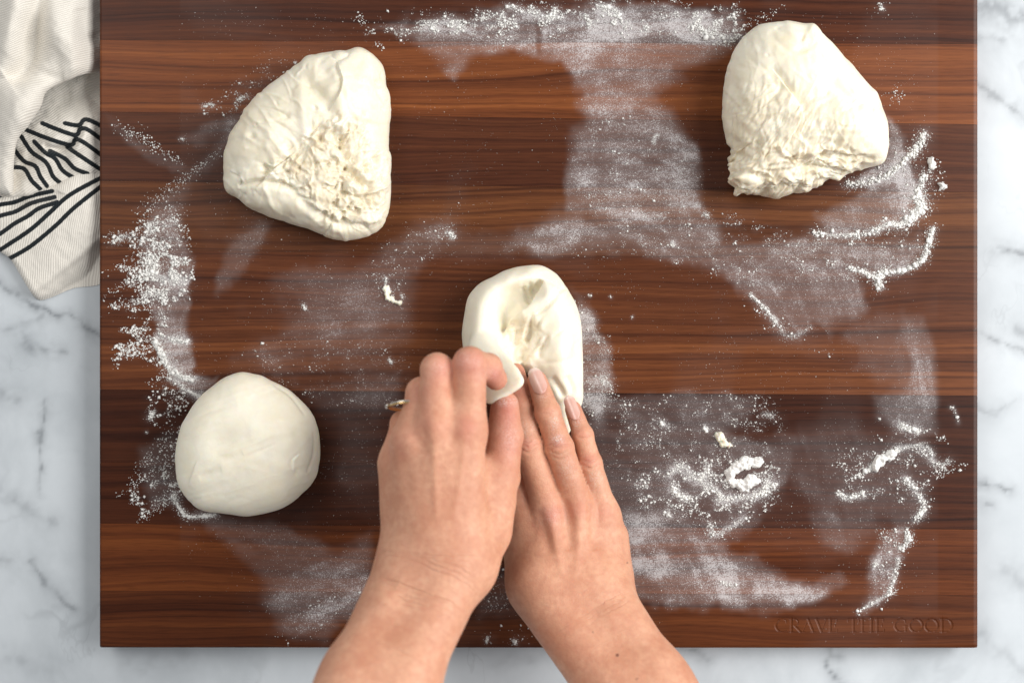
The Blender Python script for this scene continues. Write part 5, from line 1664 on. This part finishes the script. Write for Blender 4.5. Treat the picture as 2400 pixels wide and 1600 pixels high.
# ------------------------------------------------------------------ single scraps of dough and lumps of flour
def scrap(name, line, width, hgt, mat, label, cat, seed, group=None, rag=8.0):
    """a small worm- or crescent-shaped piece lying on the wood"""
    L = catmull(line, 10) if len(line) > 2 else np.array([np.array(line[0]) * (1 - q) + np.array(line[-1]) * q for q in np.linspace(0, 1, 10)], float)
    lo, hi = L.min(0) - width - 6, L.max(0) + width + 6
    st_ = 1.5
    X, Y = np.meshgrid(np.arange(lo[0], hi[0], st_), np.arange(lo[1], hi[1], st_))
    X, Y = X.ravel(), Y.ravel()
    q, al = seg_dist(X + lumps(X, Y, 12, seed, 4) * rag, Y + lumps(X, Y, 12, seed + 3, 4) * rag, L)
    w = width * (0.6 + 0.8 * vnoise(al * 5, al * 0 + 0.5, seed=seed + 7))
    hh = np.sqrt(np.clip(1 - (q / w) ** 2, 0, 1)) * hgt * (0.35 + 1.3 * fbm(X / 8, Y / 8, octaves=4, seed=seed + 9)) - 0.25 * (q > w)
    nxg = len(np.arange(lo[0], hi[0], st_))
    nyg = len(np.arange(lo[1], hi[1], st_))
    H2 = hh.reshape(nyg, nxg)
    I = np.arange(nxg * nyg).reshape(nyg, nxg)
    Fq = np.stack([I[1:, :-1], I[1:, 1:], I[:-1, 1:], I[:-1, :-1]], -1).reshape(-1, 4)
    keep = (hh[Fq] > -0.2).any(1)
    Fq = Fq[keep]
    used = np.unique(Fq)
    rm = np.full(len(X), -1)
    rm[used] = np.arange(len(used))
    Vt = PV(X[used], Y[used], np.zeros(len(used)))
    Vt[:, 2] = hh[used] + 0.05
    me = make_mesh(name, Vt, rm[Fq], {'deep': np.zeros(len(used))})
    return tag(obj(name, me, mat), label, cat, group)


scrap('flour_lump', [(1776, 1082), (1742, 1086), (1714, 1106), (1716, 1130), (1742, 1136), (1764, 1126)], 12, 3.2, M_FLOUR, 'big smeared C-shaped lump of flour right of the flat hand', 'flour lump', 801, 'lumps lying on the board')
scrap('dough_scrap', [(1686, 1020), (1694, 1034), (1708, 1044)], 9, 3.4, M_DOUGH2, 'wedge-shaped dough scrap alone above the C-shaped flour lump', 'dough scrap', 811, 'lumps lying on the board')
scrap('dough_scrap', [(905, 676), (910, 694), (924, 706), (934, 708)], 5.5, 2.4, M_DOUGH2, 'thin curled dough scrap left of the dough being folded', 'dough scrap', 821, 'lumps lying on the board')
scrap('flour_lump', [(2180, 378), (2186, 386)], 8, 3.0, M_FLOUR, 'single round flour lump outside the ridge, closest to the tall dough lump', 'flour lump', 831, 'lumps lying on the board')
scrap('flour_lump', [(2206, 432), (2214, 436)], 8, 3.0, M_FLOUR, 'single flour lump nearest the right board edge, outside the thick flour ridge', 'flour lump', 841, 'lumps lying on the board')
scrap('flour_lump', [(2050, 1094), (2068, 1076), (2090, 1064)], 9, 3.2, M_FLOUR, 'slanting elongated flour lump in the lower right flour patch', 'flour lump', 851, 'lumps lying on the board')
